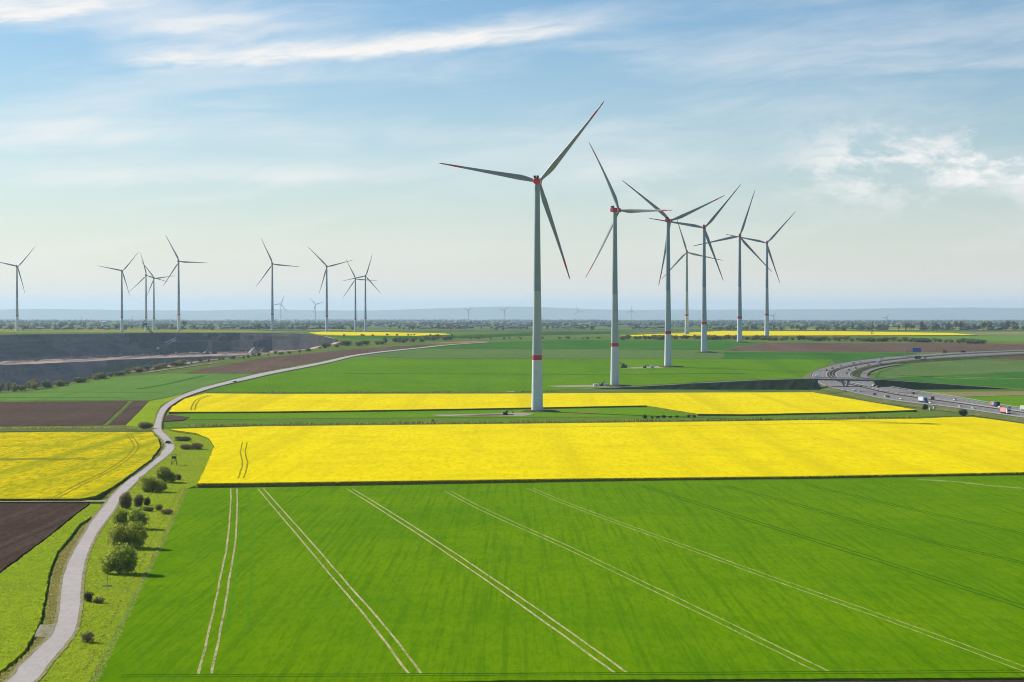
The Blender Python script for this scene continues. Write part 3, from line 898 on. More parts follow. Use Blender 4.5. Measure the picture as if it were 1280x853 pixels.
def ribbon(name, A, B, offA, offB, mat, parent=None, kind='structure'):
    mb = MB()
    n = len(A)
    mb.v = [(p.x, p.y, zg(p.y) + offA) for p in A] + [(p.x, p.y, zg(p.y) + offB) for p in B]
    mb.f = [(i, i + 1, n + i + 1, n + i) for i in range(n - 1)]
    mb.m = [0] * (n - 1)
    mb.sm = [True] * (n - 1)
    o = mb.build(name, mat, parent)
    return tag(o, kind=kind) if parent is None else o


# travelling up the list the road runs away from the viewer; its left side is LO
ribbon('motorway', rLO, rLI, HO, HO, M['asphalt'])
ribbon('motorway', rRI, rRO, HO, HO, M['asphalt'])
ribbon('median_strip', rLI, rRI, HO - 0.02, HO - 0.02, M['median'])
ribbon('road_bank', shift(rLO, 9), rLO, 0.35, HO - 0.01, M['bank'])
ribbon('road_bank', rRO, shift(rRO, -9), HO - 0.01, 0.35, M['bank'])


def lane(c0, c1, f, w=0.3):
    A = [a.lerp(b_, f) for a, b_ in zip(c0, c1)]
    return A


def along(c, L0, L1):
    pass


mk = MB()
for c0, c1 in ((rLO, rLI), (rRI, rRO)):
    for f_, dash in ((0.06, False), (0.94, False), (0.36, True), (0.66, True)):
        A = resample([a.lerp(b_, f_) for a, b_ in zip(c0, c1)], 420)
        for i in range(419):
            if dash and i % 3:
                continue
            p, q = A[i], A[i + 1]
            d = (q - p).normalized()
            nn = Vector((-d.y, d.x)) * 0.16
            mk.add([(p.x - nn.x, p.y - nn.y, zg(p.y) + HO + 0.01), (q.x - nn.x, q.y - nn.y, zg(q.y) + HO + 0.01), (q.x + nn.x, q.y + nn.y, zg(q.y) + HO + 0.01), (p.x + nn.x, p.y + nn.y, zg(p.y) + HO + 0.01)], [(0, 1, 2, 3)])
tag(mk.build('lane_marking', M['line']), kind='structure')


def guard_rail(c, label):
    root = empty('guard_rail', (c[10].x, c[10].y, zg(c[10].y) + HO))
    tag(root, label, 'guard rail', 'guard rails along the motorway')
    A = resample(c, 260)
    mb, pb = MB(), MB()
    o = root.location
    for i in range(259):
        p, q = A[i], A[i + 1]
        z0, z1 = zg(p.y) + HO, zg(q.y) + HO
        d = (q - p).normalized()
        nn = Vector((-d.y, d.x)) * 0.09
        vs = []
        for (pt, z) in ((p, z0), (q, z1)):
            for s in (-1, 1):
                for h in (0.48, 0.82):
                    vs.append((pt.x + s * nn.x - o.x, pt.y + s * nn.y - o.y, z + h - o.z))
        mb.add(vs, [(0, 1, 5, 4), (2, 6, 7, 3), (1, 3, 7, 5), (0, 4, 6, 2)])
        pb.box((p.x - o.x, p.y - o.y, z0 + 0.28 - o.z), (0.16, 0.16, 0.56))
    mb.build('rail', M['steel'], root)
    tag(pb.build('post', M['steel'], root), kind='stuff')


guard_rail([a.lerp(b_, 0.3) for a, b_ in zip(rLI, rRI)], 'steel guard rail on the near side of the motorway median')
guard_rail([a.lerp(b_, 0.7) for a, b_ in zip(rLI, rRI)], 'steel guard rail on the far side of the motorway median')
guard_rail(shift(rLO, 1.2), 'steel guard rail along the left outer edge of the motorway')
guard_rail(shift(rRO, -1.2), 'steel guard rail along the right outer edge of the motorway')
# slip road inside the bend
strip('slip_road', [(1130, 474.2), (1096, 473.6), (1083, 472), (1080, 468.4), (1086, 463.5), (1102, 458.8), (1124, 455.4)], 7, 0.9, M['asphalt'])

# ------------------------------------------------------------------ overpass and its embankments
DB = 1798.0


def bx(px):
    return (px - CX) / F * DB


def crest_z(px):
    py = np.interp(px, [620, 640, 700, 800, 940, 1010, 1014, 1102, 1197, 1280, 1330, 1400], [491.5, 490.6, 487.6, 483.0, 475.6, 473.3, 473.2, 474.8, 481.4, 487.2, 490.4, 491.5])
    return AT(px, float(py), DB).z


def embankment(name, a, b_, n):
    mb = MB()
    ns_ = 7
    for i in range(n + 1):
        px = a + (b_ - a) * i / n
        x = bx(px)
        zc = crest_z(px)
        h = max(0.05, zc - zg(DB) + 0.2)
        run = h * 1.22
        cols_ = [(DB - 4.5 - run - 2.5, zg(DB - 12) - 0.2), (DB - 4.5 - run, zg(DB) - 0.1), (DB - 4.5 - run * 0.5, zg(DB) + h * 0.47), (DB - 4.5, zc), (DB + 4.5, zc), (DB + 4.5 + run, zg(DB) - 0.1), (DB + 12 + run, zg(DB + 12) - 0.3)]
        for y, z in cols_:
            mb.v.append((x + _rnd.uniform(-.4, .4), y + _rnd.uniform(-.4, .4), z))
    for i in range(n):
        for j in range(ns_ - 1):
            a0 = i * ns_ + j
            mb.f.append((a0, a0 + 1, a0 + ns_ + 1, a0 + ns_))
            mb.m.append(1 if j == 3 else 0)
            mb.sm.append(False)
    for i in (0, n):
        mb.f.append(tuple(range(i * ns_, i * ns_ + ns_)))
        mb.m.append(0)
        mb.sm.append(False)
    tag(mb.build(name, [M['embank'], M['asphalt']]), kind='structure')


embankment('embankment', 622, 1021, 60)
embankment('embankment', 1094, 1400, 50)
br = empty('overpass_bridge', (bx(1058), DB, zg(DB)))
tag(br, 'dark road bridge crossing the motorway on slanted piers', 'bridge')
o0 = br.location
xl, xr = bx(1016), bx(1100)
zl, zr = crest_z(1016), crest_z(1100)
d = MB()
d.add([(xl - o0.x, -5, zl - 1.5 - o0.z), (xr - o0.x, -5, zr - 1.5 - o0.z), (xr - o0.x, 5, zr - 1.5 - o0.z), (xl - o0.x, 5, zl - 1.5 - o0.z),
       (xl - o0.x, -5, zl + .05 - o0.z), (xr - o0.x, -5, zr + .05 - o0.z), (xr - o0.x, 5, zr + .05 - o0.z), (xl - o0.x, 5, zl + .05 - o0.z)],
      [(3, 2, 1, 0), (4, 5, 6, 7), (0, 1, 5, 4), (1, 2, 6, 5), (2, 3, 7, 6), (3, 0, 4, 7)])
d.build('deck', M['bridge'], br)
for s in (-1, 1):
    rl = MB()
    n_ = 16
    for i in range(n_ + 1):
        f_ = i / n_
        rl.box((xl + (xr - xl) * f_ - o0.x, s * 4.8, zl + (zr - zl) * f_ + 0.6 - o0.z), (0.12, 0.12, 1.1))
    for h in (0.65, 1.15):
        rl.tube((xl - o0.x, s * 4.8, zl + h - o0.z), (xr - o0.x, s * 4.8, zr + h - o0.z), 0.07, n=6)
    rl.build('railing', M['steel'], br)
hwz = HO + 0.0
for s in (-1, 1):
    for y in (-2.6, 2.6):
        pm = MB()
        zt = (zl + zr) / 2 - 1.5 - o0.z
        pm.tube((bx(1057) - o0.x + s * 0.9, y, HO - 0.6), (bx(1057) - o0.x + s * 3.1, y, zt + 0.1), 0.65, 0.75, 10)
        pm.build('pier', M['concrete'], br)
for px, s in ((1017, 1), (1099, -1)):
    am = MB()
    x = bx(px) - o0.x
    zt = (zl if s > 0 else zr) - 1.5 - o0.z
    am.box((x, 0, zt / 2 + 0.2), (2.4, 10.4, zt - 0.2))
    am.add([(x + s * 1.2, -5, zt), (x + s * 7.5, -5, 1.2), (x + s * 7.5, 5, 1.2), (x + s * 1.2, 5, zt), (x + s * 1.2, -5, 0), (x + s * 1.2, 5, 0), (x + s * 7.5, -5, 0), (x + s * 7.5, 5, 0)],
           [(0, 1, 2, 3), (0, 4, 6, 1), (3, 2, 7, 5), (1, 6, 7, 2)])
    am.build('abutment', M['concrete'], br)

# ------------------------------------------------------------------ wind turbines
HUBH = 164.0
BL = 74.0
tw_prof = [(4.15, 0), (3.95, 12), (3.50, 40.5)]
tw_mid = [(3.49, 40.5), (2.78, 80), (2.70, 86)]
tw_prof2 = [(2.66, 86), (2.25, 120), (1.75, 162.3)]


def tr(z):
    p = tw_prof + tw_mid + tw_prof2
    return float(np.interp(z, [q[1] for q in p], [q[0] for q in p]))


_b = MB(); _b.lathe(tw_prof, 28); ME_LOW = _b.mesh('tower_base', M['tower_shading_light'])
_b = MB(); _b.lathe(tw_mid, 26); ME_MID = _b.mesh('tower_middle', M['tower_shading_mid'])
_b = MB(); _b.lathe(tw_prof2, 24); ME_UP = _b.mesh('tower_top', M['tower_shading_dark'])
_b = MB(); _b.lathe([(tr(37) + .03, 37), (tr(40.4) + .03, 40.4)], 28); ME_BAND = _b.mesh('red_band', M['red'])
_b = MB()
_b.lathe([(0.3, -0.25), (7.2, -0.25), (6.2, 0.55), (4.3, 0.9), (4.3, 0.2)], 26, caps=False)
ME_FOOT = _b.mesh('foundation_collar', M['concrete'])


def round_section(w, h, k=3.2, n=16):
    pts = []
    for i in range(n):
        a = 2 * PI * i / n
        c, s = math.cos(a), math.sin(a)
        pts.append((w * math.copysign(abs(c) ** (2 / k), c), h * math.copysign(abs(s) ** (2 / k), s)))
    return pts


def loft_y(stations, mi=0):
    """stations: (y, halfwidth, halfheight, zcentre)"""
    mb = MB()
    n = 16
    vs = []
    for y, w, h, zc in stations:
        vs += [(x, y, z + zc) for x, z in round_section(w, h)]
    k = len(stations)
    mb.add(vs, [(j * n + i, (j + 1) * n + i, (j + 1) * n + (i + 1) % n, j * n + (i + 1) % n) for j in range(k - 1) for i in range(n)], mi, True)
    mb.add(vs, [tuple(range(n)), tuple(range(k * n - 1, (k - 1) * n - 1, -1))], mi)
    return mb


ME_NAC = loft_y([(-4.6, 1.7, 1.75, 0.1), (-4.1, 2.05, 2.1, 0.1), (2.6, 2.1, 2.15, 0.1), (3.4, 1.8, 1.85, 0.05)]).mesh('nacelle', M['red'])
ME_STRIPE = loft_y([(1.2, 2.16, 2.21, 0.1), (2.4, 2.16, 2.21, 0.1)]).mesh('white_stripe', M['white'])
_b = MB()
for s in (-1, 1):
    _b.box((s * 1.05, -3.2, 3.15), (1.55, 1.0, 1.5))
_b.box((0, -3.0, 2.35), (3.6, 1.6, 0.3))
ME_COOL = _b.mesh('cooler', M['dark'])
_b = MB()
_b.tube((0, -1.9, 2.1), (0, -1.9, 4.4), 0.08, n=6)
ME_MAST = _b.mesh('wind_mast', M['steel'])
ME_HUB = loft_y([(3.4, 1.5, 1.5, 0), (4.0, 2.0, 2.0, 0), (6.3, 1.95, 1.95, 0), (7.2, 1.3, 1.3, 0), (7.6, 0.5, 0.5, 0)]).mesh('hub', M['red'])


def blade_ring(r):
    t = r / BL
    chord = float(np.interp(r, [1.5, 4, 9, 14, 25, 40, 55, 66, 72, 74], [2.3, 2.35, 3.4, 4.05, 3.3, 2.35, 1.6, 1.15, 0.8, 0.25]))
    thick = float(np.interp(r, [1.5, 4, 9, 14, 25, 40, 55, 74], [2.3, 2.3, 1.7, 1.15, 0.75, 0.45, 0.28, 0.08]))
    twist = R(float(np.interp(t, [0, 0.12, 0.3, 0.6, 1], [16, 15, 8, 2.5, 0])))
    flex = -6.5 * t ** 2.2 + 0.8 * t
    circ = max(0.0, 1 - (r - 1.5) / 8)
    pts = []
    for i in range(12):
        a = 2 * PI * i / 12
        x = math.cos(a)
        # leading edge blunt, trailing edge thin; pitch axis near a third of the chord
        th = math.sin(a) * (circ + (1 - circ) * (0.55 + 0.45 * -x) * 1.0)
        X = x * chord / 2 + (1 - circ) * chord * 0.17
        Y = th * thick / 2
        pts.append((X * math.cos(twist) - Y * math.sin(twist), 5.4 + X * math.sin(twist) + Y * math.cos(twist) + flex, r))
    return pts


def blade_part(rs, name, m):
    mb = MB()
    vs = []
    for r in rs:
        vs += blade_ring(r)
    k = len(rs)
    mb.add(vs, [(j * 12 + i, j * 12 + (i + 1) % 12, (j + 1) * 12 + (i + 1) % 12, (j + 1) * 12 + i) for j in range(k - 1) for i in range(12)], 0, True)
    mb.add(vs, [tuple(range(11, -1, -1)), tuple(range((k - 1) * 12, k * 12))], 0)
    return mb.mesh(name, m)


ME_B1 = blade_part([1.5, 4, 6.5, 9, 11.5, 14, 19, 25, 32, 40, 48, 55, BL - 16], 'blade', M['blade'])
ME_B2 = blade_part([BL - 16, BL - 12, BL - 8.5], 'red_band', M['red'])
ME_B3 = blade_part([BL - 8.5, BL - 6, BL - 4], 'grey_band', M['blade'])
ME_B4 = blade_part([BL - 4, BL - 2, BL - 0.7, BL], 'red_tip', M['red'])


def turbine(loc, yaw, theta, scale, label, group, rotor=1.0, chord=1.0):
    root = empty('wind_turbine', loc, R(-yaw))
    root.scale = (scale, scale, scale)
    tag(root, label, 'wind turbine', group)
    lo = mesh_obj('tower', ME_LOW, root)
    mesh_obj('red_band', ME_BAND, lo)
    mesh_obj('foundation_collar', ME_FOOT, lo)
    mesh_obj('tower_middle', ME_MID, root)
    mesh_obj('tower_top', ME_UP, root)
    na = mesh_obj('nacelle', ME_NAC, root)
    na.location = (0, 0, HUBH)
    mesh_obj('white_stripe', ME_STRIPE, na)
    mesh_obj('cooler', ME_COOL, na)
    mesh_obj('wind_mast', ME_MAST, na)
    hb = mesh_obj('hub', ME_HUB, root)
    hb.location = (0, 0, HUBH)
    for k in range(3):
        bl = mesh_obj('blade', ME_B1, root)
        bl.location = (0, 0, HUBH)
        bl.rotation_euler = (0, R(theta + 120 * k), 0)
        bl.scale = (rotor * chord, 1, rotor)
        for nm, me in (('red_band', ME_B2), ('grey_band', ME_B3), ('red_tip', ME_B4)):
            mesh_obj(nm, me, bl)
    return root


GR = 'wind turbines of the row leading away beside the motorway'
GL_ = 'wind turbines standing behind the opencast pit'
GF = 'tiny hazy wind turbines on the far plain'
row = [
    (671.5, 515.0, 288, 14, -79, 'nearest and tallest wind turbine, its tower rising between the two yellow fields'),
    (768.5, 483.0, 220, 48, -28, 'second wind turbine from the front, standing at the near tip of the dark embankment'),
    (835.0, 459.0, 183, 30, -51, 'third wind turbine from the front, with one blade pointing up left and one up right'),
    (880.0, 441.0, 156, 8, 40, 'fourth wind turbine from the front, one blade up right and one level left'),
    (924.5, 428.5, 133, 2, 18, 'fifth wind turbine from the front, blade pointing nearly straight up over the brown field edge'),
    (958.5, 421.0, 117, 3, 42, 'rightmost wind turbine of the row, last in line by the hedge'),
    (858.5, 418.5, 103, 4, -17, 'small wind turbine set back between the third and fourth towers of the row'),
]
TB = []
for px, py, h, yaw, th, lab in row:
    p = G3(px, py)
    TB.append(p)
    turbine(p, yaw, th, h / F * p.y / HUBH, lab, GR)
left = [
    (21.5, 414, 80.5, 43, 'leftmost wind turbine behind the pit, at the left edge of the photo'),
    (152.5, 414.5, 75.5, 42, 'wind turbine behind the pit, second from the left, standing alone with one blade up right'),
    (182.7, 413.5, 69, -14, 'wind turbine behind the pit rising right above the mining machine, left of a crossing pair'),
    (192.5, 413.2, 65, -37, 'wind turbine behind the pit, right one of the crossing pair above the mining machine'),
    (223.5, 414, 87, -27, 'tallest wind turbine behind the pit, right of the crossing pair'),
    (340.5, 412.7, 82.5, -24, 'wind turbine standing alone behind the right end of the dark pit wall'),
    (408.5, 414.5, 81, -44, 'wind turbine at the left end of the far yellow field'),
    (444.3, 414.5, 65.5, -26, 'left turbine of the overlapping pair behind the far yellow field'),
    (456.8, 414.3, 69, 18, 'right turbine of the overlapping pair behind the far yellow field'),
]
for px, py, h, th, lab in left:
    p = G3(px, py)
    turbine(p, 6, th, h / F * p.y / HUBH, lab, GL_, 0.95)
far = [
    (351, 402.6, 22.5, 22, 'tiny hazy turbine on the plain between the alone one and the yellow field'),
    (394.2, 402.6, 22, -45, 'tiny hazy turbine just left of the tower at the far yellow field'),
    (585.5, 403, 15, 50, 'tiny hazy turbine left of centre, seen against the far hills'),
    (630.3, 403.2, 15, 46, 'tiny hazy turbine just left of the nearest tower'),
    (722.5, 402.6, 14, -20, 'tiny hazy turbine between the first two big towers'),
    (789.5, 402.6, 14, 0, 'tiny hazy turbine just right of the second big tower'),
    (966.5, 407.6, 12.5, 38, 'tiny hazy turbine just right of the last tower of the row'),
    (1108.3, 409.2, 12, 28, 'tiny hazy turbine far right above the far yellow field'),
]
for px, py, h, th, lab in far:
    p = G3(px, py)
    turbine(p, 10, th, h / F * p.y / HUBH, lab, GF, 1.2, 1.7)

_p7 = TB[6]
tag(mesh_obj('bounce_block_pad', sheet_mesh('bounce_block_pad', [Vector((_p7.x + 34 * math.cos(k * PI / 8), _p7.y + 70 * math.sin(k * PI / 8))) for k in range(16)], 1.24, M['grass'], 0.0)), kind='structure')  # added green cover over the crop, cuts yellow bounce onto this tower
# earth mounds, pads and site clutter at the tower feet
for (i, rx, ry) in ((0, 15, 9), (1, 15, 9), (2, 15, 10), (3, 15, 9), (4, 12, 8)):
    p = TB[i]
    mb = MB()
    n, k = 26, 5
    for j in range(k + 1):
        q = j / k
        for a_ in range(n):
            an = 2 * PI * a_ / n
            rr_ = (1.0 - q * 0.55) * (1 + 0.12 * _rnd.uniform(-1, 1))
            mb.v.append((p.x + 3 + rx * rr_ * math.cos(an), p.y - 2 + ry * rr_ * math.sin(an), zg(p.y) - 0.2 + 0.4 + 1.3 * math.sin(q * PI / 2) * (0.8 + 0.3 * _rnd.random())))
    for j in range(k):
        for a_ in range(n):
            mb.f.append((j * n + a_, j * n + (a_ + 1) % n, (j + 1) * n + (a_ + 1) % n, (j + 1) * n + a_))
    mb.f.append(tuple(range(k * n, (k + 1) * n)))
    mb.m = [0] * len(mb.f)
    mb.sm = [False] * len(mb.f)
    tag(mb.build('earth_mound', M['mound']), kind='structure')
land('gravel_pad', [(540, 518.6), (600, 517.6), (655, 516), (668, 517.5), (655, 520), (600, 520.3), (550, 520.3)], 0.26, M['gravel'], amp=0.4)
land('gravel_pad', [(697, 516.6), (745, 514.6), (755, 516), (720, 518.6)], 0.26, M['verge'], amp=0.4)
land('gravel_pad', [(684, 482.4), (730, 481.6), (762, 481.6), (762, 483.4), (700, 484)], 0.26, M['gravel'], amp=0.5)
land('gravel_pad', [(776, 460.6), (800, 458.8), (829, 457.8), (829, 460), (800, 460.8)], 0.26, M['gravel'], amp=0.5)
land('gravel_pad', [(632, 489.6), (642, 488.9), (645, 489.9), (636, 490.3)], 0.26, M['gravel'], amp=0.2)
land('bare_soil_strip', [(566, 519.3), (610, 518.2), (642, 517.8), (642, 519.2), (600, 519.9)], 0.28, M['soil_mid'], amp=0.4)

# ------------------------------------------------------------------ foliage builders
def leaves(lobes, n, size, rnd, shell=0.6):
    """n small leaf clumps spread through the volume of ellipsoid lobes (centre, radii)"""
    wts = [l[1][0] * l[1][1] * l[1][2] for l in lobes]
    vs, fs = [], []
    for i in range(n):
        c, r = rnd.choices(lobes, wts)[0]
        while True:
            d = Vector((rnd.gauss(0, 1), rnd.gauss(0, 1), rnd.gauss(0, 1)))
            if d.length > 0.1:
                break
        d.normalize()
        q = (shell + (1 - shell) * rnd.random()) if rnd.random() < 0.8 else rnd.random()
        q *= 1 + 0.16 * rnd.uniform(-1, 1)
        p = Vector(c) + Vector((d.x * r[0] * q, d.y * r[1] * q, d.z * r[2] * q))
        if p.z < 0.05:
            p.z = 0.05 + rnd.random() * 0.3
        s = size * rnd.uniform(0.6, 1.35)
        e = Vector((rnd.gauss(0, 1), rnd.gauss(0, 1), rnd.gauss(0, 1))) + d * 0.8
        e.normalize()
        a = e.orthogonal().normalized()
        b_ = e.cross(a)
        k = len(vs)
        vs += [p - a * s, p - b_ * s * 0.55, p + a * s, p + b_ * s * 0.55]
        fs.append((k, k + 1, k + 2, k + 3))
    mb = MB()
    mb.add(vs, fs)
    return mb


def branches(h, w, rnd, n=6):
    mb = MB()
    for i in range(n):
        a = 2 * PI * i / n + rnd.random()
        q = rnd.uniform(0.25, 0.7)
        mid = Vector((math.cos(a) * w * q * 0.35, math.sin(a) * w * q * 0.35, h * 0.4))
        tip = Vector((math.cos(a) * w * q, math.sin(a) * w * q, h * rnd.uniform(0.6, 0.9)))
        mb.tube((0, 0, -0.1), mid, h * 0.03, h * 0.02, 5)
        mb.tube(mid, tip, h * 0.02, h * 0.006, 5)
    return mb


def bush(px, py, wpx, hpx, label, mat='leaf_bush', lobes=None, dens=1.0, off=0.6, group='bushes growing beside the farm road', name='bush', seed=0, leaf=None):
    p = G3(px, py, off)
    k = p.y / F
    w, h = wpx * k / 2, hpx * k
    rnd = random.Random(seed * 31 + int(px))
    root = empty(name, p, 0)
    tag(root, label, 'bush', group)
    if lobes is None:
        lobes = [((0, 0, h * .46), (w * .8, w * .7, h * .5)), ((0, 0, h * .22), (w * .72, w * .62, h * .24))]
        for i in range(9):
            a = rnd.random() * 2 * PI
            q = rnd.uniform(.35, .75)
            lobes.append(((math.cos(a) * w * q, math.sin(a) * w * q * .8, h * rnd.uniform(.25, .72)), (w * rnd.uniform(.25, .42), w * rnd.uniform(.25, .4), h * rnd.uniform(.2, .33))))
    else:
        lobes = [((a * w, b_ * w, c * h), (d * w, e * w, f_ * h)) for a, b_, c, d, e, f_ in lobes]
        extra = [((c[0], c[1], h * .2), (r_[0] * .8, r_[1] * .8, h * .22)) for c, r_ in lobes if h > 2.5]
        for c, r in lobes:
            for i in range(6):
                a = rnd.random() * 2 * PI
                extra.append(((c[0] + math.cos(a) * r[0] * .75, c[1] + math.sin(a) * r[1] * .75, max(.2 * h, c[2] + rnd.uniform(-.5, .75) * r[2])), (r[0] * rnd.uniform(.25, .4), r[1] * rnd.uniform(.25, .4), r[2] * rnd.uniform(.25, .4))))
        lobes += extra
    s = leaf or max(0.16, min(0.30, h * 0.05))
    n = int(dens * 1.5 * w * h * 2 * PI / (s * s))
    n = max(150, min(9000, n))
    leaves(lobes, n, s, rnd).build('foliage', M[mat], root)
    branches(h, w, rnd).build('branches', M['bark'], root)
    return root


bush(149, 717, 50, 38, 'largest round green bush by the farm road, frontmost of the row, with long shadow', lobes=[(.15, 0, .55, .72, .7, .46), (-.55, -.1, .32, .45, .45, .33), (.5, .1, .45, .45, .5, .4)], seed=1)
bush(160, 685, 50, 34, 'bright double-domed bush directly behind the frontmost one', lobes=[(.35, 0, .52, .62, .6, .48), (-.5, 0, .45, .5, .5, .45)], seed=2)
bush(146, 683, 22, 20, 'loose low bush on the left flank of the double-domed bush', seed=3)
bush(172, 661, 30, 27, 'rounded dark-sided bush, third back from the front of the row', seed=4)
bush(152, 658, 30, 24, 'loose lighter bush on the road side of the third bush back', seed=5)
bush(157, 636, 20, 22, 'tall spiky grey-green bush close to the road edge', 'leaf_olive', seed=6)
bush(173, 634, 16, 17, 'narrow olive bush beside the spiky roadside one', 'leaf_olive', seed=7)
bush(184, 632, 10, 11, 'small dark bush at the end of the olive pair', 'leaf_dark', seed=8)
bush(198.5, 638, 12, 9, 'small round bright bush next to the brush pile', seed=9)
bush(208, 643, 20, 7, 'low brown brush pile of cut branches on the meadow', 'leaf_brown', seed=10, dens=.7)
bush(186, 639.5, 15, 6, 'low dark heap of branches between olive bushes and the brush pile', 'leaf_dark', seed=11, dens=.7)
bush(191, 615, 36, 22, 'wide dark green bush standing nearest the hunting stand side of the row', 'leaf_bush', lobes=[(-.35, 0, .45, .62, .6, .48), (.45, 0, .35, .55, .5, .36)], seed=12)
bush(206, 603, 30, 22, 'dark bush just behind the wide one, towards the hunting stand', 'leaf_bush', lobes=[(-.1, 0, .5, .7, .6, .48), (.6, 0, .3, .4, .4, .3)], seed=13)
bush(222, 600, 12, 8, 'small brown bush on the right flank of the rear dark bush', 'leaf_brown', seed=14)
bush(110, 752, 14, 13, 'small dark shrub alone at the roadside in front of the big bushes', 'leaf_dark', seed=15)
bush(123, 754, 17, 8, 'low grey-brown shrub right next to the small dark roadside shrub', 'leaf_brown', seed=16, dens=.7)
bush(110, 803, 22, 14, 'thin brownish shrub by the road nearest the camera', 'leaf_brown', seed=17, dens=.5)
bush(230, 551.5, 26, 6, 'low flat dark scrub on the meadow by the road bend, rear one of two', 'leaf_dark', seed=18)
bush(240, 562, 30, 8, 'low flat reddish scrub on the meadow behind the hunting stand, front one of two', 'leaf_brown', lobes=[(-.5, 0, .4, .5, .5, .45), (.45, 0, .55, .5, .5, .5)], seed=19)
bush(182, 536, 24, 9, 'dark reedy scrub left of the road junction at the rear', 'leaf_olive', seed=20, group='scrub clumps')
bush(1156.5, 512, 9, 7, 'round dark shrub beside the motorway near the sign mast', 'leaf_dark', seed=21, group='shrubs on the motorway bank', leaf=.5)
bush(1204, 520, 12, 9, 'larger dark shrub beside the motorway at the tip of the yellow field', 'leaf_dark', seed=22, group='shrubs on the motorway bank', leaf=.5)
bush(1180.5, 443, 7, 6, 'pale shrub beside the far stretch of the motorway, right of the blue sign', 'leaf_olive', seed=23, group='shrubs on the motorway bank', leaf=.9)
bush(1203.5, 442.6, 8, 5, 'dark shrub beside the far stretch of the motorway', 'leaf_dark', seed=24, group='shrubs on the motorway bank', leaf=.9)
# low bushes in the strip between the yellow fields
for i, (px, w_, h_) in enumerate(((806, 7, 5), (815, 5, 3), (822, 6, 3), (830, 6, 4), (838, 5, 3), (846, 6, 3), (861, 5, 4), (868, 4, 3))):
    bush(px, 523.3 - i * 0.22, w_, h_, 'low dark shrub in the broken row between yellow fields, ' + ('biggest and leftmost', 'second from the left', 'third from the left', 'fourth from the left', 'fifth from the left', 'sixth from the left', 'second from the right', 'smallest and rightmost')[i], 'leaf_dark', group='row of low shrubs between the yellow fields', name='shrub', seed=30 + i, leaf=.35)


def tiny_tree(px, py):
    p = G3(px, py, .6)
    root = empty('sapling', p)
    tag(root, 'thin young sapling with a mulch ring in front of the biggest bush', 'tree')
    mb = MB(); mb.tube((0, 0, -.1), (0.1, 0, 2.9), .05, .03, 6)
    for k in range(4):
        a = k * 1.7
        mb.tube((.05, 0, 1.4 + k * .35), (.05 + math.cos(a) * .5, math.sin(a) * .5, 2.2 + k * .35), .025, .012, 5)
    mb.build('trunk', M['bark'], root)
    leaves([((.1, 0, 2.4), (.55, .55, .8))], 60, .09, random.Random(3)).build('crown', M['leaf_olive'], root)
    mb = MB(); mb.lathe([(1.5, -.1), (1.2, .12), (.3, .2)], 14); mb.build('mulch_ring', M['mound'], root)


tiny_tree(134, 733)

# distant trees: a few prototypes, each with trunk and crown
def tree_meshes(kind, seed):
    rnd = random.Random(seed)
    H = 10.0
    if kind == 'tree':
        lobes = [((0, 0, 6.2), (2.6, 2.6, 3.2))]
        for i in range(8):
            a = rnd.random() * 2 * PI
            q = rnd.uniform(1.0, 2.6)
            lobes.append(((math.cos(a) * q, math.sin(a) * q, rnd.uniform(3.4, 8.6)), (rnd.uniform(1, 1.8), rnd.uniform(1, 1.8), rnd.uniform(.9, 1.6))))
        cr = leaves(lobes, 420, .55, rnd)
        tm = MB()
        tm.tube((0, 0, -.4), (0.1, 0, 4.5), .38, .22, 7)
        for i in range(4):
            a = i * 1.6 + rnd.random()
            tm.tube((0.05, 0, 3 + i * .4), (math.cos(a) * 1.8, math.sin(a) * 1.8, 6.4 + i * .4), .16, .05, 5)
    elif kind == 'poplar':
        lobes = [((0, 0, 1.5 + i * 1.3), (1.5 - i * .12, 1.5 - i * .12, 1.2)) for i in range(7)]
        cr = leaves(lobes, 300, .45, rnd)
        tm = MB(); tm.tube((0, 0, -.4), (0, 0, 8.5), .3, .06, 7)
    else:
        lobes = [((0, 0, 4), (4.5, 4.2, 4.2))]
        for i in range(8):
            a = rnd.random() * 2 * PI
            q = rnd.uniform(2.2, 5)
            lobes.append(((math.cos(a) * q, math.sin(a) * q, rnd.uniform(2, 7.5)), (rnd.uniform(1.8, 3), rnd.uniform(1.8, 3), rnd.uniform(1.5, 2.6))))
        cr = leaves(lobes, 460, .75, rnd)
        tm = MB()
        for i in range(5):
            a = i * 1.26
            tm.tube((0, 0, -.4), (math.cos(a) * 2.5, math.sin(a) * 2.5, 5.5), .28, .08, 5)
    return cr, tm


PROTO = {}
for kind, mats in (('tree', ('leaf_tree', 'leaf_olive', 'leaf_red')), ('poplar', ('leaf_tree',)), ('shrub', ('leaf_olive', 'leaf_dark', 'leaf_tree'))):
    for s in range(3):
        cr, tm = tree_meshes(kind, 100 + s)
        tme = tm.mesh('trunk', M['bark'])
        for mt in mats:
            PROTO[(kind, s, mt)] = (cr.mesh('crown', M[mt]), tme)
trnd = random.Random(77)


def plant(px, py, hpx, kind, mt, label, group, cat=None, off=0.3, wide=1.0):
    p = G3(px, py, off)
    s = hpx * p.y / F / 10.0
    cm, tm = PROTO[(kind, trnd.randrange(3), mt)]
    name = {'tree': 'tree', 'poplar': 'poplar_tree', 'shrub': 'shrub'}[kind]
    root = empty(name, p, trnd.random() * 6.28)
    root.scale = (s * wide * trnd.uniform(.85, 1.25), s * wide * trnd.uniform(.85, 1.25), s)
    tag(root, label, cat or ('shrub' if kind == 'shrub' else 'tree'), group)
    mesh_obj('trunk', tm, root)
    mesh_obj('crown', cm, root)


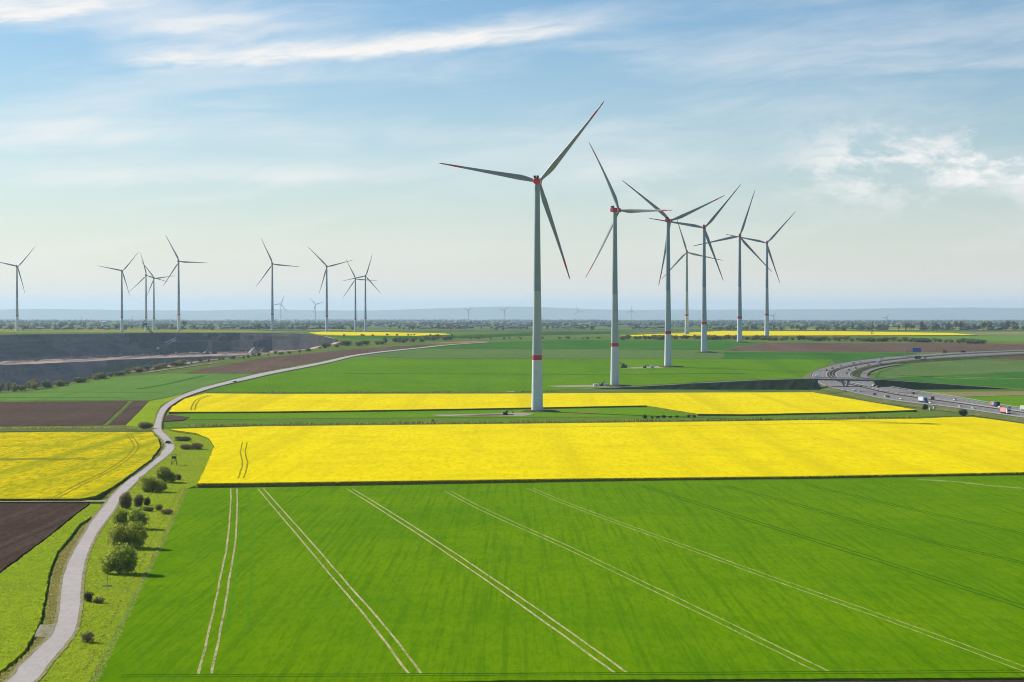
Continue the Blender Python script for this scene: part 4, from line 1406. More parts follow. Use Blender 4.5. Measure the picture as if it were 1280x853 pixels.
def belt(line, n, h0, h1, kinds, label, group, jy=1.0, wide=1.0):
    a = np.array(line, float)
    seg = np.concatenate([[0], np.cumsum(np.hypot(np.diff(a[:, 0]), np.diff(a[:, 1])))])
    for i in range(n):
        f_ = seg[-1] * (i + trnd.uniform(-.45, .45) + .5) / n
        f_ += seg[-1] * 0.6 / max(3, n / 7) * math.sin(i * 2.1 * 7 / max(n, 1) * 3 + n) * .5
        px = float(np.interp(f_, seg, a[:, 0]))
        py = float(np.interp(f_, seg, a[:, 1])) + trnd.uniform(-jy, jy)
        k, mt = kinds[trnd.randrange(len(kinds))]
        c_ = {'leaf_olive': 'pale olive', 'leaf_dark': 'dark', 'leaf_tree': 'green', 'leaf_red': 'reddish brown'}[mt]
        lb = label.replace('{c}', c_).replace('plant', 'tree' if k == T_ else 'bushy shrub')
        plant(px, py, trnd.uniform(h0, h1), k, mt, lb, group, wide=wide)


S, T_, Pp = 'shrub', 'tree', 'poplar'
belt([(-20, 491.5), (20, 488.5), (60, 484)], 16, 8, 13, [(S, 'leaf_olive'), (S, 'leaf_tree'), (T_, 'leaf_olive')], '{c} shrub in the tall belt on the near pit rim at the left edge', 'shrub belt on the near pit rim', 1.2)
belt([(60, 484.5), (130, 472.5), (200, 460.5), (235, 455)], 44, 5, 9, [(S, 'leaf_olive'), (S, 'leaf_olive'), (S, 'leaf_tree')], '{c} shrub in the belt along the near rim of the pit', 'shrub belt on the near pit rim', 0.8, 1.3)
belt([(235, 454.5), (300, 448), (360, 442), (402, 437)], 26, 3, 5.5, [(S, 'leaf_olive'), (S, 'leaf_dark')], 'low {c} shrub on the grassy edge between dark soil and pit', 'shrubs along the soil field edge', 1.2)
belt([(405, 434.5), (450, 431.5), (515, 427.3), (562, 424)], 34, 4.5, 8, [(S, 'leaf_tree'), (S, 'leaf_dark'), (T_, 'leaf_tree')], '{c} shrub in the hedge in front of the far yellow field', 'hedge before the far yellow field', 1.4, 1.4)
belt([(430, 420.4), (565, 420)], 12, 2, 3.5, [(S, 'leaf_dark')], 'small bush along the edge of the left far yellow field', 'bushes edging the far yellow field', .4)
belt([(560, 424), (660, 423.6), (780, 424)], 22, 2.5, 4.5, [(S, 'leaf_tree'), (S, 'leaf_olive')], 'small {c} hedge shrub at the back of the deep green field', 'hedge behind the deep green field', .8)
belt([(778, 424.5), (860, 424), (960, 425), (1060, 426.3), (1160, 427.5), (1240, 429.5)], 112, 4.2, 7, [(S, 'leaf_dark'), (S, 'leaf_tree'), (S, 'leaf_tree'), (S, 'leaf_olive')], '{c} hedge shrub between the brown field and the right far yellow field', 'long hedge below the right far yellow field', .8, 1.5)
belt([(880, 413), (960, 412.6), (1075, 413)], 34, 4, 8, [(T_, 'leaf_tree'), (T_, 'leaf_olive'), (S, 'leaf_tree')], '{c} plant in the loose row behind the right far yellow field', 'tree row behind the right far yellow field', .8)
belt([(1075, 413.4), (1160, 413), (1300, 412.6)], 42, 7, 12, [(T_, 'leaf_tree'), (T_, 'leaf_tree'), (T_, 'leaf_olive'), (T_, 'leaf_red')], '{c} tree in the wood at the far right edge of the plain', 'wood at the far right', .8)
belt([(-10, 412.5), (120, 412), (260, 412.3), (400, 413)], 62, 4, 8.5, [(T_, 'leaf_tree'), (T_, 'leaf_tree'), (S, 'leaf_tree'), (T_, 'leaf_olive')], '{c} plant in the row behind the pit on the left plain', 'tree row behind the pit', 1.0)
belt([(400, 412.5), (520, 412.5), (640, 412), (800, 412.5)], 42, 3.5, 7, [(T_, 'leaf_tree'), (S, 'leaf_tree'), (T_, 'leaf_olive')], '{c} plant in the row across the middle of the plain', 'tree row across the plain', 1.2)
plant(230, 411, 11, T_, 'leaf_tree', 'big tree on the plain right above the dark pit wall, taller than its row', 'tree row behind the pit')
plant(69, 412, 9, Pp, 'leaf_tree', 'narrow poplar on the plain behind the pit at the left', 'tree row behind the pit')
plant(548, 412.2, 8, T_, 'leaf_tree', 'single larger tree on the plain right of the overlapping turbine pair', 'tree row across the plain')
plant(1065, 412.3, 10, Pp, 'leaf_tree', 'slender tall tree in front of the far hills, left of the right wood', 'tree row behind the right far yellow field')

# far-off woods: one mass
wrnd = random.Random(21)
wd = MB()
ico = bmesh.new()
bmesh.ops.create_icosphere(ico, subdivisions=1, radius=1)
iv = [v_.co.copy() for v_ in ico.verts]
ifc = [tuple(x.index for x in f_.verts) for f_ in ico.faces]
ico.free()
for k in range(130):
    D = math.exp(wrnd.uniform(math.log(8500), math.log(30000)))
    hw = 0.30 * D
    cx_ = wrnd.uniform(-hw, hw)
    ln = wrnd.uniform(80, 900) * (D / 10000) ** .5
    hh = wrnd.uniform(8, 18)
    n = int(ln / 16) + 3
    for j in range(n):
        x = cx_ + wrnd.uniform(-.5, .5) * ln
        y = D + wrnd.uniform(-40, 40)
        r = wrnd.uniform(7, 14)
        h = hh * wrnd.uniform(.6, 1.15)
        z0 = zg(y)
        wd.add([(x + v_.x * r * wrnd.uniform(.75, 1.2), y + v_.y * r, z0 + h * .45 + v_.z * h * .55 * wrnd.uniform(.8, 1.2)) for v_ in iv], ifc)
for (x0, x1, yb, n, hh) in ((-60, 235, 411.6, 120, 9), (200, 430, 411.2, 110, 12), (460, 660, 410.6, 90, 11), (690, 830, 410.6, 60, 9), (880, 1080, 411.6, 70, 9), (1070, 1420, 412.2, 150, 17), (-60, 300, 408.5, 120, 13), (330, 700, 408, 130, 12), (1000, 1400, 408.6, 120, 14), (640, 1000, 408.2, 90, 11)):
    for j in range(int(n * .7)):
        px = wrnd.uniform(x0, x1)
        if math.sin(px * .045 + yb) + math.sin(px * .017 + n) < -.9:
            continue
        p = G(px, yb + wrnd.uniform(-.5, .5))
        r = wrnd.uniform(8, 17)
        h = hh * wrnd.uniform(.35, 1.0)
        wd.add([(p.x + v_.x * r * wrnd.uniform(.7, 1.2), p.y + v_.y * r * wrnd.uniform(.8, 1.2), zg(p.y) + h * .45 + v_.z * h * .55 * wrnd.uniform(.7, 1.25)) for v_ in iv], ifc)
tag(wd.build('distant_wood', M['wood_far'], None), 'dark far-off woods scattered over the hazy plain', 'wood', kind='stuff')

# far buildings
brnd = random.Random(9)


def house(px, py, w, d_, h, label, roof='roof_red', group='far white buildings on the plain'):
    p = G3(px, py)
    root = empty('far_building', p, brnd.uniform(-.3, .3))
    tag(root, label, 'building', group)
    mb = MB(); mb.box((0, 0, h / 2), (w, d_, h)); mb.build('wall', M['white'], root)
    mb = MB(); mb.prism([(-w / 2 - .5, h), (w / 2 + .5, h), (w / 2 + .2, h + .5), (0, h + h * .45), (-w / 2 - .2, h + .5)], -d_ / 2 - .5, d_ / 2 + .5); mb.build('roof', M[roof], root)
    mb = MB()
    for i in range(4):
        mb.box((-w / 2 + (i + .5) * w / 4, -d_ / 2 - .05, h * .55), (w * .1, .14, h * .3))
    mb.build('window', M['glass'], root)


house(655, 405.5, 140, 60, 14, 'long white industrial hall on the plain just left of the nearest tower', 'white')
house(515, 407.5, 40, 25, 10, 'pale far building right of the overlapping turbine pair')
house(126, 405.6, 60, 30, 12, 'bright white far building left of the second turbine behind the pit', 'white')
house(131, 406.8, 30, 20, 10, 'small white far house beside the bright building behind the pit')
house(478, 409.6, 22, 14, 8, 'small pale house among trees right of the turbine pair')
house(1245, 407, 30, 20, 9, 'small pale far house behind the right wood')
for px, py, h, lab in ((555, 412.5, 18, 'dark slim tower on the plain behind the left far yellow field'), (588.5, 404.5, 24, 'faint slim tower left of centre on the plain'), (1090.5, 419, 26, 'dark thin mast standing in the right far yellow field'), (101.5, 403, 50, 'faint pylon on the plain left of the second turbine'), (166, 403, 50, 'faint pylon on the plain between second turbine and mining machine')):
    p = G3(px, py)
    root = empty('lattice_mast', p)
    tag(root, lab, 'mast', 'thin masts on the plain')
    mb = MB()
    w = h * .06
    for sx_, sy_ in ((-1, -1), (1, -1), (1, 1), (-1, 1)):
        mb.tube((sx_ * w, sy_ * w, -.3), (sx_ * w * .25, sy_ * w * .25, h), .3, .18, 5)
    for k in range(6):
        q0, q1 = w * (1 - .75 * k / 6), w * (1 - .75 * (k + 1) / 6)
        for s_ in (-1, 1):
            mb.tube((-q0, s_ * q0, h * k / 6), (q1, s_ * q1, h * (k + 1) / 6), .12, n=4)
            mb.tube((s_ * q0, -q0, h * k / 6), (s_ * q1, q1, h * (k + 1) / 6), .12, n=4)
    mb.build('lattice', M['machine'], root)
    mb = MB()
    mb.tube((-w * 1.6, 0, h * .9), (w * 1.6, 0, h * .9), .2, n=5)
    mb.tube((-w * 1.1, 0, h * .98), (w * 1.1, 0, h * .98), .2, n=5)
    mb.build('crossarm', M['machine'], root)

# ------------------------------------------------------------------ hills
hm = MB()
hx = np.linspace(-350, 1630, 130)
hy = np.interp(hx, [-350, 0, 60, 170, 260, 330, 400, 470, 540, 600, 650, 700, 760, 860, 960, 1060, 1130, 1200, 1280, 1630], [388, 387, 386.2, 388, 388.4, 386.6, 388.2, 388, 386, 384, 383.4, 385, 387.4, 387.2, 387.2, 386.4, 385.2, 384.6, 384.9, 387])
hrn = random.Random(4)
HD = 52000.0
for i, px in enumerate(hx):
    jit = hrn.uniform(-.25, .25)
    top = AT(px, float(hy[i]) + jit, HD)
    x = top.x
    zt = top.z
    zb = zg(HD) - 10
    for q, D_ in ((0, HD - 5000), (.25, HD - 3600), (.6, HD - 2000), (.85, HD - 900), (1.0, HD), (.8, HD + 1500), (0, HD + 5000)):
        hm.v.append((x * D_ / HD, D_ + hrn.uniform(-200, 200), zb + (zt - zb) * q * (1 + hrn.uniform(-.04, .04) * (0 < q < 1))))
for i in range(129):
    for j in range(6):
        a0 = i * 7 + j
        hm.f.append((a0, a0 + 7, a0 + 8, a0 + 1))
        hm.m.append(0)
        hm.sm.append(True)
M['hills'] = field('hills', (0.10, 0.13, 0.08), (0.16, 0.19, 0.12), 0.0006, 0.003, 0.02, finec=(0.12, 0.11, 0.06), fineamt=0.3, bump=0)
tag(hm.build('hills', M['hills']), kind='structure')

# ------------------------------------------------------------------ pit machine, heap, berm road
def bench_at(px, q):
    a = np.array(BENCH)
    z, d0, d1 = (float(np.interp(px, a[:, 0], a[:, k])) for k in (1, 2, 3))
    D = d0 + (d1 - d0) * q
    return Vector((ray(px, 440)[0] * D, D, z - 2 * q))


root = empty('mining_spreader', bench_at(203, .28), R(12))
root.scale = (1.08, 1.08, 1.0)
tag(root, 'huge dark mining spreader with raised lattice boom standing on the pit bench', 'mining machine')
mb = MB()
for x in (-11, 11):
    mb.box((x, -4, 2.2), (7, 24, 4.4), taper=.9)
mb.box((0, 8, 2.2), (7, 16, 4.4), taper=.9)
mb.build('crawler', M['machine'], root)
mb = MB()
mb.tube((0, 0, 4), (0, 0, 9), 9, 7, 16)
mb.box((0, 0, 12), (26, 16, 6))
mb.box((2, 0, 19), (18, 12, 8))
mb.box((-6, 0, 26), (8, 8, 6))
mb.build('superstructure', M['machine'], root)
mb = MB()
for s in (-1, 1):
    mb.tube((-4, s * 3, 22), (-34, s * 2, 63), .8, .6, 6)
    mb.tube((-4, s * 3, 28), (-34, s * 2, 68), .8, .6, 6)
    for k in range(8):
        q0, q1 = k / 8, (k + 1) / 8
        a_ = Vector((-4 - 30 * q0, s * (3 - q0), 22 + 41 * q0))
        b_ = Vector((-4 - 30 * q1, s * (3 - q1), 28 + 40 * q1))
        mb.tube(a_, b_, .4, n=5)
mb.build('boom', M['machine'], root)
mb = MB(); mb.box((-35, 0, 67), (9, 6, 5)); mb.tube((-39, 0, 69), (-36, 0, 76), .7, n=6); mb.tube((-32, 0, 69), (-36, 0, 76), .7, n=6); mb.build('boom_head', M['machine'], root)
mb = MB()
for s in (-1, 1):
    mb.tube((6, s * 3, 20), (30, s * 2, 33), .8, .6, 6)
    mb.tube((6, s * 3, 26), (28, s * 2, 38), .8, .6, 6)
mb.box((22, 0, 32), (12, 5, 2), mat=Matrix.Rotation(0, 4, 'Y'))
mb.build('counter_boom', M['concrete'], root)
mb = MB(); mb.box((-9, -9, 14), (5, 3, 4)); mb.build('cab', M['white'], root)
# conveyors on the bench
mb = MB()
for i in range(12):
    x = 60 + i * 14
    mb.box((x, -25 + wob(i, 2, 3), 2.2), (13, 3, 1.2))
    mb.box((x - 6, -25, .8), (.8, 3, 1.8))
rt = empty('conveyor', root.location + Vector((0, 0, 0)))
tag(rt, 'long low belt conveyor on the pit bench right of the mining spreader', 'conveyor')
mb.build('belt', M['machine'], rt)
mb = MB()
mb.box((120, -30, 5), (10, 6, 9)); mb.tube((110, -30, 8), (132, -30, 16), 1, .8, 6)
mb.build('drive_station', M['machine'], rt)


def heap(px, py, wpx, hpx, q_, m, label):
    p = bench_at(px, q_)
    D = p.y
    w, h = wpx * D / F / 2, hpx * D / F
    mb = MB()
    n, k = 20, 5
    for j in range(k):
        q = j / k
        for a_ in range(n):
            an = 2 * PI * a_ / n
            rr_ = (1 - q) * (1 + .15 * _rnd.uniform(-1, 1))
            mb.v.append((w * rr_ * math.cos(an), w * rr_ * math.sin(an), -4 + (h + 4) * q))
    mb.v.append((w * .1, 0, h))
    for j in range(k - 1):
        for a_ in range(n):
            mb.f.append((j * n + a_, j * n + (a_ + 1) % n, (j + 1) * n + (a_ + 1) % n, (j + 1) * n + a_))
    for a_ in range(n):
        mb.f.append(((k - 1) * n + a_, (k - 1) * n + (a_ + 1) % n, k * n))
    mb.m = [0] * len(mb.f)
    mb.sm = [True] * len(mb.f)
    o = mb.build('spoil_heap', m)
    o.location = p
    tag(o, label, 'heap')


heap(317, 441, 18, 8, .6, M['sand'], 'pale pointed sand heap at the right end of the pit bench')
heap(330, 441.5, 20, 7, .45, M['mound'], 'dark rounded spoil heap right behind the pale sand heap')
heap(258, 439, 14, 4, .3, M['machine'], 'low dark spoil heap in the middle of the pit bench')
hr_ = random.Random(19)
for k in range(22):
    px = 88 + k * 11 + hr_.uniform(-4, 4)
    heap(px, 441, hr_.uniform(5, 13), hr_.uniform(1.2, 3.6), hr_.uniform(.02, .3), M[('sand', 'mound', 'pit_bench', 'pit_dark')[k % 4]], ('small pale sandy', 'small brown', 'small pinkish', 'small dark')[k % 4] + ' spoil heap at the foot of the far pit wall')
    o_ = COL.objects[-1]
    o_['group'] = 'spoil heaps at the foot of the far pit wall'
# belt road along the bench: a dark line between two pale ones
a_ = np.array(BENCH)
mb = MB()
pl_ = []
for q0, q1, mi in ((.30, .42, 0), (.62, .66, 0)):
    k0 = len(mb.v)
    n_ = 0
    for px in np.linspace(-190, 330, 90):
        for q in (q0, q1):
            p = bench_at(px, q)
            mb.v.append((p.x, p.y, p.z + 1.6))
        n_ += 1
    for i in range(n_ - 1):
        mb.f.append((k0 + 2 * i, k0 + 2 * i + 1, k0 + 2 * i + 3, k0 + 2 * i + 2))
        mb.m.append(0)
        mb.sm.append(False)
tag(mb.build('haul_road', M['pit_dark']), kind='structure')
strip('farm_track', [(152, 466.6), (200, 459.4), (240, 453.2), (275, 448.8), (318, 444.5)], 12, 0.5, M['pit_bench'], amp=1.5)
strip('farm_track', [(176, 466.4), (215, 461), (250, 456.3), (276, 453)], 7, 0.5, M['pit_bench'], amp=1.5)

# ------------------------------------------------------------------ vehicles
def car_mesh(c, name):
    p = paint('paint_' + name, c, 0.3, 0, 0.02, 1, 0.5)
    mb = MB()
    body = [(-2.15, .32), (2.15, .32), (2.2, .62), (2.05, .85), (1.1, .95), (-1.9, 1.0), (-2.2, .75)]
    Mx = Matrix.Rotation(R(90), 4, 'Z')
    mb.prism(body, -.88, .88, 0)
    mb.prism([(-1.85, .98), (1.0, .94), (.35, 1.42), (-1.35, 1.46)], -.74, .74, 1)
    mb.prism([(-1.3, 1.455), (.3, 1.415), (.28, 1.5), (-1.25, 1.52)], -.72, .72, 0)
    for x in (-1.35, 1.35):
        for y in (-.8, .8):
            mb.tube((x, y - .12, .33), (x, y + .12, .33), .33, n=12, mi=2)
    for y in (-.6, .6):
        mb.box((2.17, y, .68), (.1, .3, .14), 3)
        mb.box((-2.17, y, .78), (.1, .3, .14), 4)
    return mb.mesh('car_' + name, [p, M['glass'], M['black_rubber'], M['white'], M['red']])


CARC = {'white': (.75, .76, .76), 'black': (.02, .02, .025), 'silver': (.42, .43, .45), 'blue': (.04, .09, .22), 'red': (.35, .03, .03), 'grey': (.12, .125, .13)}
CARM = {k: car_mesh(c, k) for k, c in CARC.items()}


def van_mesh():
    mb = MB()
    mb.prism([(-2.8, .4), (2.7, .4), (2.75, .9), (2.3, 1.25), (1.6, 2.1), (-2.75, 2.25)], -.98, .98, 0)
    mb.prism([(1.2, 1.25), (2.25, 1.25), (1.6, 2.02), (1.2, 2.02)], -1.0, 1.0, 1)
    for x in (-1.8, 1.7):
        for y in (-.88, .88):
            mb.tube((x, y - .12, .36), (x, y + .12, .36), .36, n=12, mi=2)
    return mb.mesh('van', [paint('paint_van', (.78, .79, .79), .35), M['glass'], M['black_rubber']])


VANM = van_mesh()
carr = {'L': [a.lerp(b_, .5) for a, b_ in zip(rLO, rLI)], 'R': [a.lerp(b_, .5) for a, b_ in zip(rRI, rRO)]}


def on_road(px, py, side):
    p = G(px, py, HO)
    c = carr[side]
    i = min(range(len(c)), key=lambda k: (c[k] - p).length)
    d = c[min(i + 1, len(c) - 1)] - c[max(i - 1, 0)]
    # keep on the carriageway
    n_ = Vector((-d.y, d.x)).normalized()
    lat = (p - c[i]).dot(n_)
    lat = max(-4.4, min(4.4, lat))
    along_ = (p - c[i]).dot(d.normalized())
    q = c[i] + n_ * lat + d.normalized() * along_
    a = math.atan2(d.y, d.x)
    if side == 'L':      # near carriageway traffic comes towards the viewer
        a += PI
    return Vector((q.x, q.y, zg(q.y) + HO + .02)), a


def car(px, py, side, colr, label, off=None, rz=None, me=None):
    if side is None:
        p, a = G3(px, py, off), rz
    else:
        p, a = on_road(px, py, side)
    o = mesh_obj('van' if me is not None else 'car', me or CARM[colr])
    o.location = p
    o.rotation_euler = (0, 0, a)
    tag(o, label, 'van' if me is not None else 'car', 'vehicles on the motorway' if side else None)
    return o


cars = [
    (1058, 488.3, 'L', 'white', 'white car on the near carriageway just past the bridge pier'),
    (1069, 490, 'L', 'white', 'white car second after the bridge on the near carriageway'),
    (1077, 494, 'L', 'black', 'dark car in the outer lane, left one of two dark cars after the bridge'),
    (1083.5, 494, 'L', 'black', 'dark car in the inner lane, right one of two dark cars after the bridge'),
    (1089.3, 496.5, 'L', 'white', 'white car between two dark cars on the near carriageway'),
    (1097, 497, 'L', 'black', 'dark car just ahead of the white one, left of the yellow field tip'),
    (1109.5, 499.6, 'L', 'white', 'lone white car ahead of the blue truck on the near carriageway'),
    (1140, 503.8, 'L', 'black', 'black car directly in front of the blue truck'),
    (1145.5, 504.4, 'L', 'white', 'white car in front of the black one by the blue truck'),
    (1174, 509.2, 'L', 'white', 'white car on the near carriageway right of the sign mast'),
    (1196, 511.5, 'L', 'white', 'white car midway between sign mast and pink truck'),
    (1079, 484.6, 'R', 'black', 'dark car on the far carriageway beside a white one past the bridge'),
    (1082.4, 484.4, 'R', 'white', 'white car on the far carriageway beside a dark one past the bridge'),
    (1114.2, 492.8, 'R', 'black', 'lone dark car on the far carriageway above the blue truck'),
    (1153.6, 500.8, 'R', 'white', 'white car on the far carriageway left of the sign mast'),
    (1214, 510, 'R', 'white', 'white car right behind the black box truck'),
    (1231.5, 511.6, 'R', 'silver', 'pale car just ahead of the black box truck'),
    (1058.5, 467.4, 'R', 'black', 'dark car on the far carriageway just behind the bridge'),
    (1061.5, 463.2, 'R', 'black', 'dark car second behind the bridge in the bend'),
    (1072.6, 461, 'R', 'black', 'dark car third behind the bridge in the bend'),
    (1087, 457.2, 'R', 'black', 'dark car in the bend just before the white coach'),
    (1033.5, 463.6, 'L', 'grey', 'grey car on the outer side of the bend, left one of two'),
    (1041, 461.2, 'L', 'black', 'black car on the outer side of the bend, right one of two'),
    (1052, 458.2, 'L', 'silver', 'silver car on the outer lane of the bend'),
    (1068.5, 454.9, 'L', 'grey', 'grey car in the far bend left of a white one'),
    (1079.5, 453.6, 'L', 'white', 'white car in the far bend opposite the coach'),
    (1107, 450, 'L', 'white', 'white car on the far straight left of the blue sign'),
    (1256, 442.2, 'L', 'white', 'white car far away at the right edge of the motorway'),
    (1160, 448.4, 'R', 'grey', 'grey car next to the dark far lorry'),
]
for c in cars:
    car(*c)
car(1020.5, 471.4, 'L', None, 'white van just behind the bridge at the tightest part of the bend', me=VANM)
car(210.5, 554.6, None, 'black', 'dark car driving on the farm road by the hunting stand', .72, R(75))
car(293.5, 478, None, 'grey', 'dark grey car far back on the farm road by the upper yellow field', .72, R(40))


def wheels(mb, xs_, w, r=.5):
    for x in xs_:
        for s in (-1, 1):
            mb.tube((x, s * (w - .35), r), (x, s * w, r), r, n=12)


def lorry(px, py, side, cabc, boxc, label, kind='lorry', L=12.5):
    p, a = on_road(px, py, side)
    root = empty(kind, p, a)
    tag(root, label, 'lorry' if kind == 'lorry' else 'coach', 'vehicles on the motorway')
    if kind == 'lorry':
        pc = paint('lorry_cab', cabc, .4)
        pb = boxc if isinstance(boxc, bpy.types.Material) else paint('lorry_box', boxc, .5)
        mb = MB()
        mb.prism([(L / 2 - 2.2, .7), (L / 2, .7), (L / 2 + .05, 1.9), (L / 2 - .25, 3.0), (L / 2 - .9, 3.7), (L / 2 - 2.2, 3.7)], -1.24, 1.24)
        cb = mb.build('cab', pc, root)
        mb = MB(); mb.box((L / 2 - .1, 0, 2.5), (.34, 2.2, .95)); mb.build('windscreen', M['glass'], cb)
        mb = MB(); mb.box((-1.4, 0, 2.55), (L - 2.9, 2.55, 2.85)); mb.build('cargo_box', pb, root)
        mb = MB(); mb.box((-.4, 0, .85), (L - 1.4, 1.1, .35)); mb.build('chassis', M['dark'], root)
        mb = MB(); wheels(mb, (L / 2 - 1.3, -L / 2 + 1.0, -L / 2 + 2.3, -L / 2 + 3.6, L / 2 - 4.2), 1.2)
        mb.build('wheels', M['black_rubber'], root)
    else:
        mb = MB(); mb.prism([(-6, .5), (6, .5), (6.1, 1.4), (5.8, 3.3), (-6, 3.4)], -1.25, 1.25); mb.build('body', paint('coach_body', cabc, .35), root)
        mb = MB(); mb.box((0, 0, 2.35), (11.3, 2.54, .9)); mb.build('window', M['glass'], root)
        mb = MB(); wheels(mb, (-3.6, 4), 1.22); mb.build('wheels', M['black_rubber'], root)


m, t, b, out = mat_new('patterned_box')
P = t.n('ShaderNodeTexCoord').outputs['Object']
sx = t.n('ShaderNodeSeparateXYZ')
t.l(P, sx.inputs[0])
nn = t.noise(P, .35, 2, .5)
t.l(t.mix(t.ss(t.m('ADD', sx.outputs[0], t.m('MULTIPLY', nn, 3)), .2, .9), (.03, .025, .045), (.30, .28, .34)), b.inputs['Base Color'])
M['patterned_box'] = m
lorry(1132, 503.2, 'L', (.10, .22, .42), (.55, .60, .66), 'blue and white lorry on the near carriageway below the bridge')
lorry(1246, 517.3, 'L', (.7, .72, .75), (.62, .27, .23), 'pink box lorry with white cab at the right on the near carriageway', L=13.5)
lorry(1222, 509.0, 'R', (.55, .16, .09), M['patterned_box'], 'lorry with orange cab and black patterned box on the far carriageway', L=14.5)
lorry(1262, 514.2, 'R', (.5, .55, .52), (.42, .50, .46), 'pale grey-green box lorry at the right edge of the far carriageway', L=11)
lorry(1153, 449.2, 'R', (.05, .06, .08), (.06, .07, .09), 'dark lorry on the far straight near the blue sign')
lorry(1098.5, 454.8, 'R', (.78, .8, .82), None, 'white coach in the far bend of the motorway', 'coach')

# motorway signs
p, a = on_road(1131, 445.3, 'L')
q = G3(1131, 445.3, HO)
root = empty('sign_gantry', q)
tag(root, 'tall cantilever gantry with blue direction sign over the far motorway', 'road sign')
mb = MB(); mb.tube((0, 0, -1.5), (0, 0, 8), .5, .4, 10); mb.build('post', M['steel'], root)
mb = MB(); mb.tube((0, 0, 7.2), (19.5, 0, 7.2), .4, .35, 8); mb.tube((0, 0, 6.0), (19.5, 0, 6.0), .3, .3, 8); mb.build('arm', M['steel'], root)
mb = MB(); mb.box((14.5, -.6, 7.4), (10, .3, 5.0)); mb.build('sign_panel', paint('sign_blue', (.02, .13, .45), .4), root)
q = G3(1165.8, 508.2, 0.5)
root = empty('sign_mast', q)
tag(root, 'dark sign on a tall post beside the near carriageway', 'road sign')
mb = MB(); mb.tube((0, 0, -.3), (0, 0, 7), .2, .16, 8); mb.build('post', M['steel'], root)
mb = MB(); mb.box((0, -.25, 6.2), (2.6, .12, 2.4)); mb.build('sign_panel', M['machine'], root)
for i, (px, py, lab) in enumerate(((1163, 513, 'left pale cabinet below the sign mast on the motorway bank'), (1168, 511.6, 'right pale cabinet below the sign mast on the motorway bank'), (1208.5, 519, 'pale cabinet beside the larger dark shrub at the field tip'))):
    q = G3(px, py, .4)
    root = empty('roadside_cabinet', q, .2)
    tag(root, lab, 'cabinet', 'pale roadside cabinets')
    mb = MB(); mb.box((0, 0, .9), (1.8, 1.0, 1.8)); mb.build('housing', M['white'], root)
    mb = MB(); mb.box((0, 0, 1.86), (2.0, 1.2, .12)); mb.build('lid', M['concrete'], root)
    mb = MB(); mb.box((0, -.52, .9), (.8, .06, 1.4)); mb.build('door', M['concrete'], root)

# ------------------------------------------------------------------ hunting stands
def stand(px, py, h, label, off=.6):
    p = G3(px, py, off)
    root = empty('hunting_stand', p, R(12))
    tag(root, label, 'hunting stand', 'wooden hunting stands')
    s = h / 4.8
    for x in (-1, 1):
        for y in (-1, 1):
            mb = MB(); mb.tube((x * 1.15 * s, y * 1.0 * s, -.2), (x * .85 * s, y * .8 * s, 2.9 * s), .11 * s, n=6); mb.build('leg', M['wood'], root)
    for y in (-1, 1):
        mb = MB(); mb.tube((-1.1 * s, y * .95 * s, .5 * s), (.9 * s, y * .82 * s, 2.6 * s), .07 * s, n=5); mb.build('brace', M['wood'], root)
    mb = MB(); mb.box((0, 0, 2.9 * s), (2.1 * s, 1.9 * s, .12 * s)); mb.build('floor', M['wood'], root)
    mb = MB()
    for x, y, w, d_ in ((0, -.9, 1.9, .06), (0, .9, 1.9, .06), (-.95, 0, .06, 1.74), (.95, 0, .06, 1.74)):
        mb.box((x * s, y * s, 3.4 * s), (w * s, d_ * s, .85 * s))
    mb.build('cabin_wall', M['wood'], root)
    mb = MB()
    for x in (-.92, .92):
        for y in (-.87, .87):
            mb.box((x * s, y * s, 4.15 * s), (.1 * s, .1 * s, .7 * s))
    mb.build('corner_post', M['wood'], root)
    mb = MB(); mb.prism([(-1.2 * s, 4.45 * s), (1.2 * s, 4.65 * s), (1.2 * s, 4.75 * s), (-1.2 * s, 4.55 * s)], -1.1 * s, 1.1 * s); mb.build('roof', M['wood'], root)
    lad = MB()
    for x in (-.3, .3):
        lad.tube((1.9 * s, x * s, -.1), (1.0 * s, x * s, 3.0 * s), .05 * s, n=5)
    for k in range(7):
        q = (k + .7) / 7.5
        lad.tube(((1.9 - .9 * q) * s, -.3 * s, 3 * q * s), ((1.9 - .9 * q) * s, .3 * s, 3 * q * s), .035 * s, n=5)
    lad.build('ladder', M['wood'], root)


stand(217.5, 581.5, 4.9, 'dark wooden raised hunting stand on the meadow beside the farm road')
stand(541, 530.5, 3.4, 'small dark hunting hide at the back edge of the big yellow field', .5)

# site machines by the second and third turbine
def digger(px, py, s, label, rz):
    p = G3(px, py, .26)
    root = empty('excavator', p, rz)
    root.scale = (s, s, s)
    tag(root, label, 'excavator', 'small building site machines')
    mb = MB()
    for y in (-1.1, 1.1):
        mb.box((0, y, .45), (3.8, .6, .9), taper=.85)
    mb.build('track', M['black_rubber'], root)
    mb = MB(); mb.box((-.4, 0, 1.5), (3.4, 2.4, 1.2)); mb.build('body', M['machine'], root)
    mb = MB(); mb.box((.7, -.6, 2.6), (1.4, 1.0, 1.3)); mb.build('cab', M['glass'], root)
    mb = MB(); mb.tube((1.2, .3, 1.8), (3.6, .3, 4.4), .28, .22, 6); mb.tube((3.6, .3, 4.4), (5.8, .3, 2.2), .22, .16, 6); mb.build('arm', M['machine'], root)
    mb = MB(); mb.prism([(5.4, 2.3), (6.2, 2.2), (6.0, 1.2), (5.3, 1.4)], -.3, .8); mb.build('bucket', M['dark'], root)


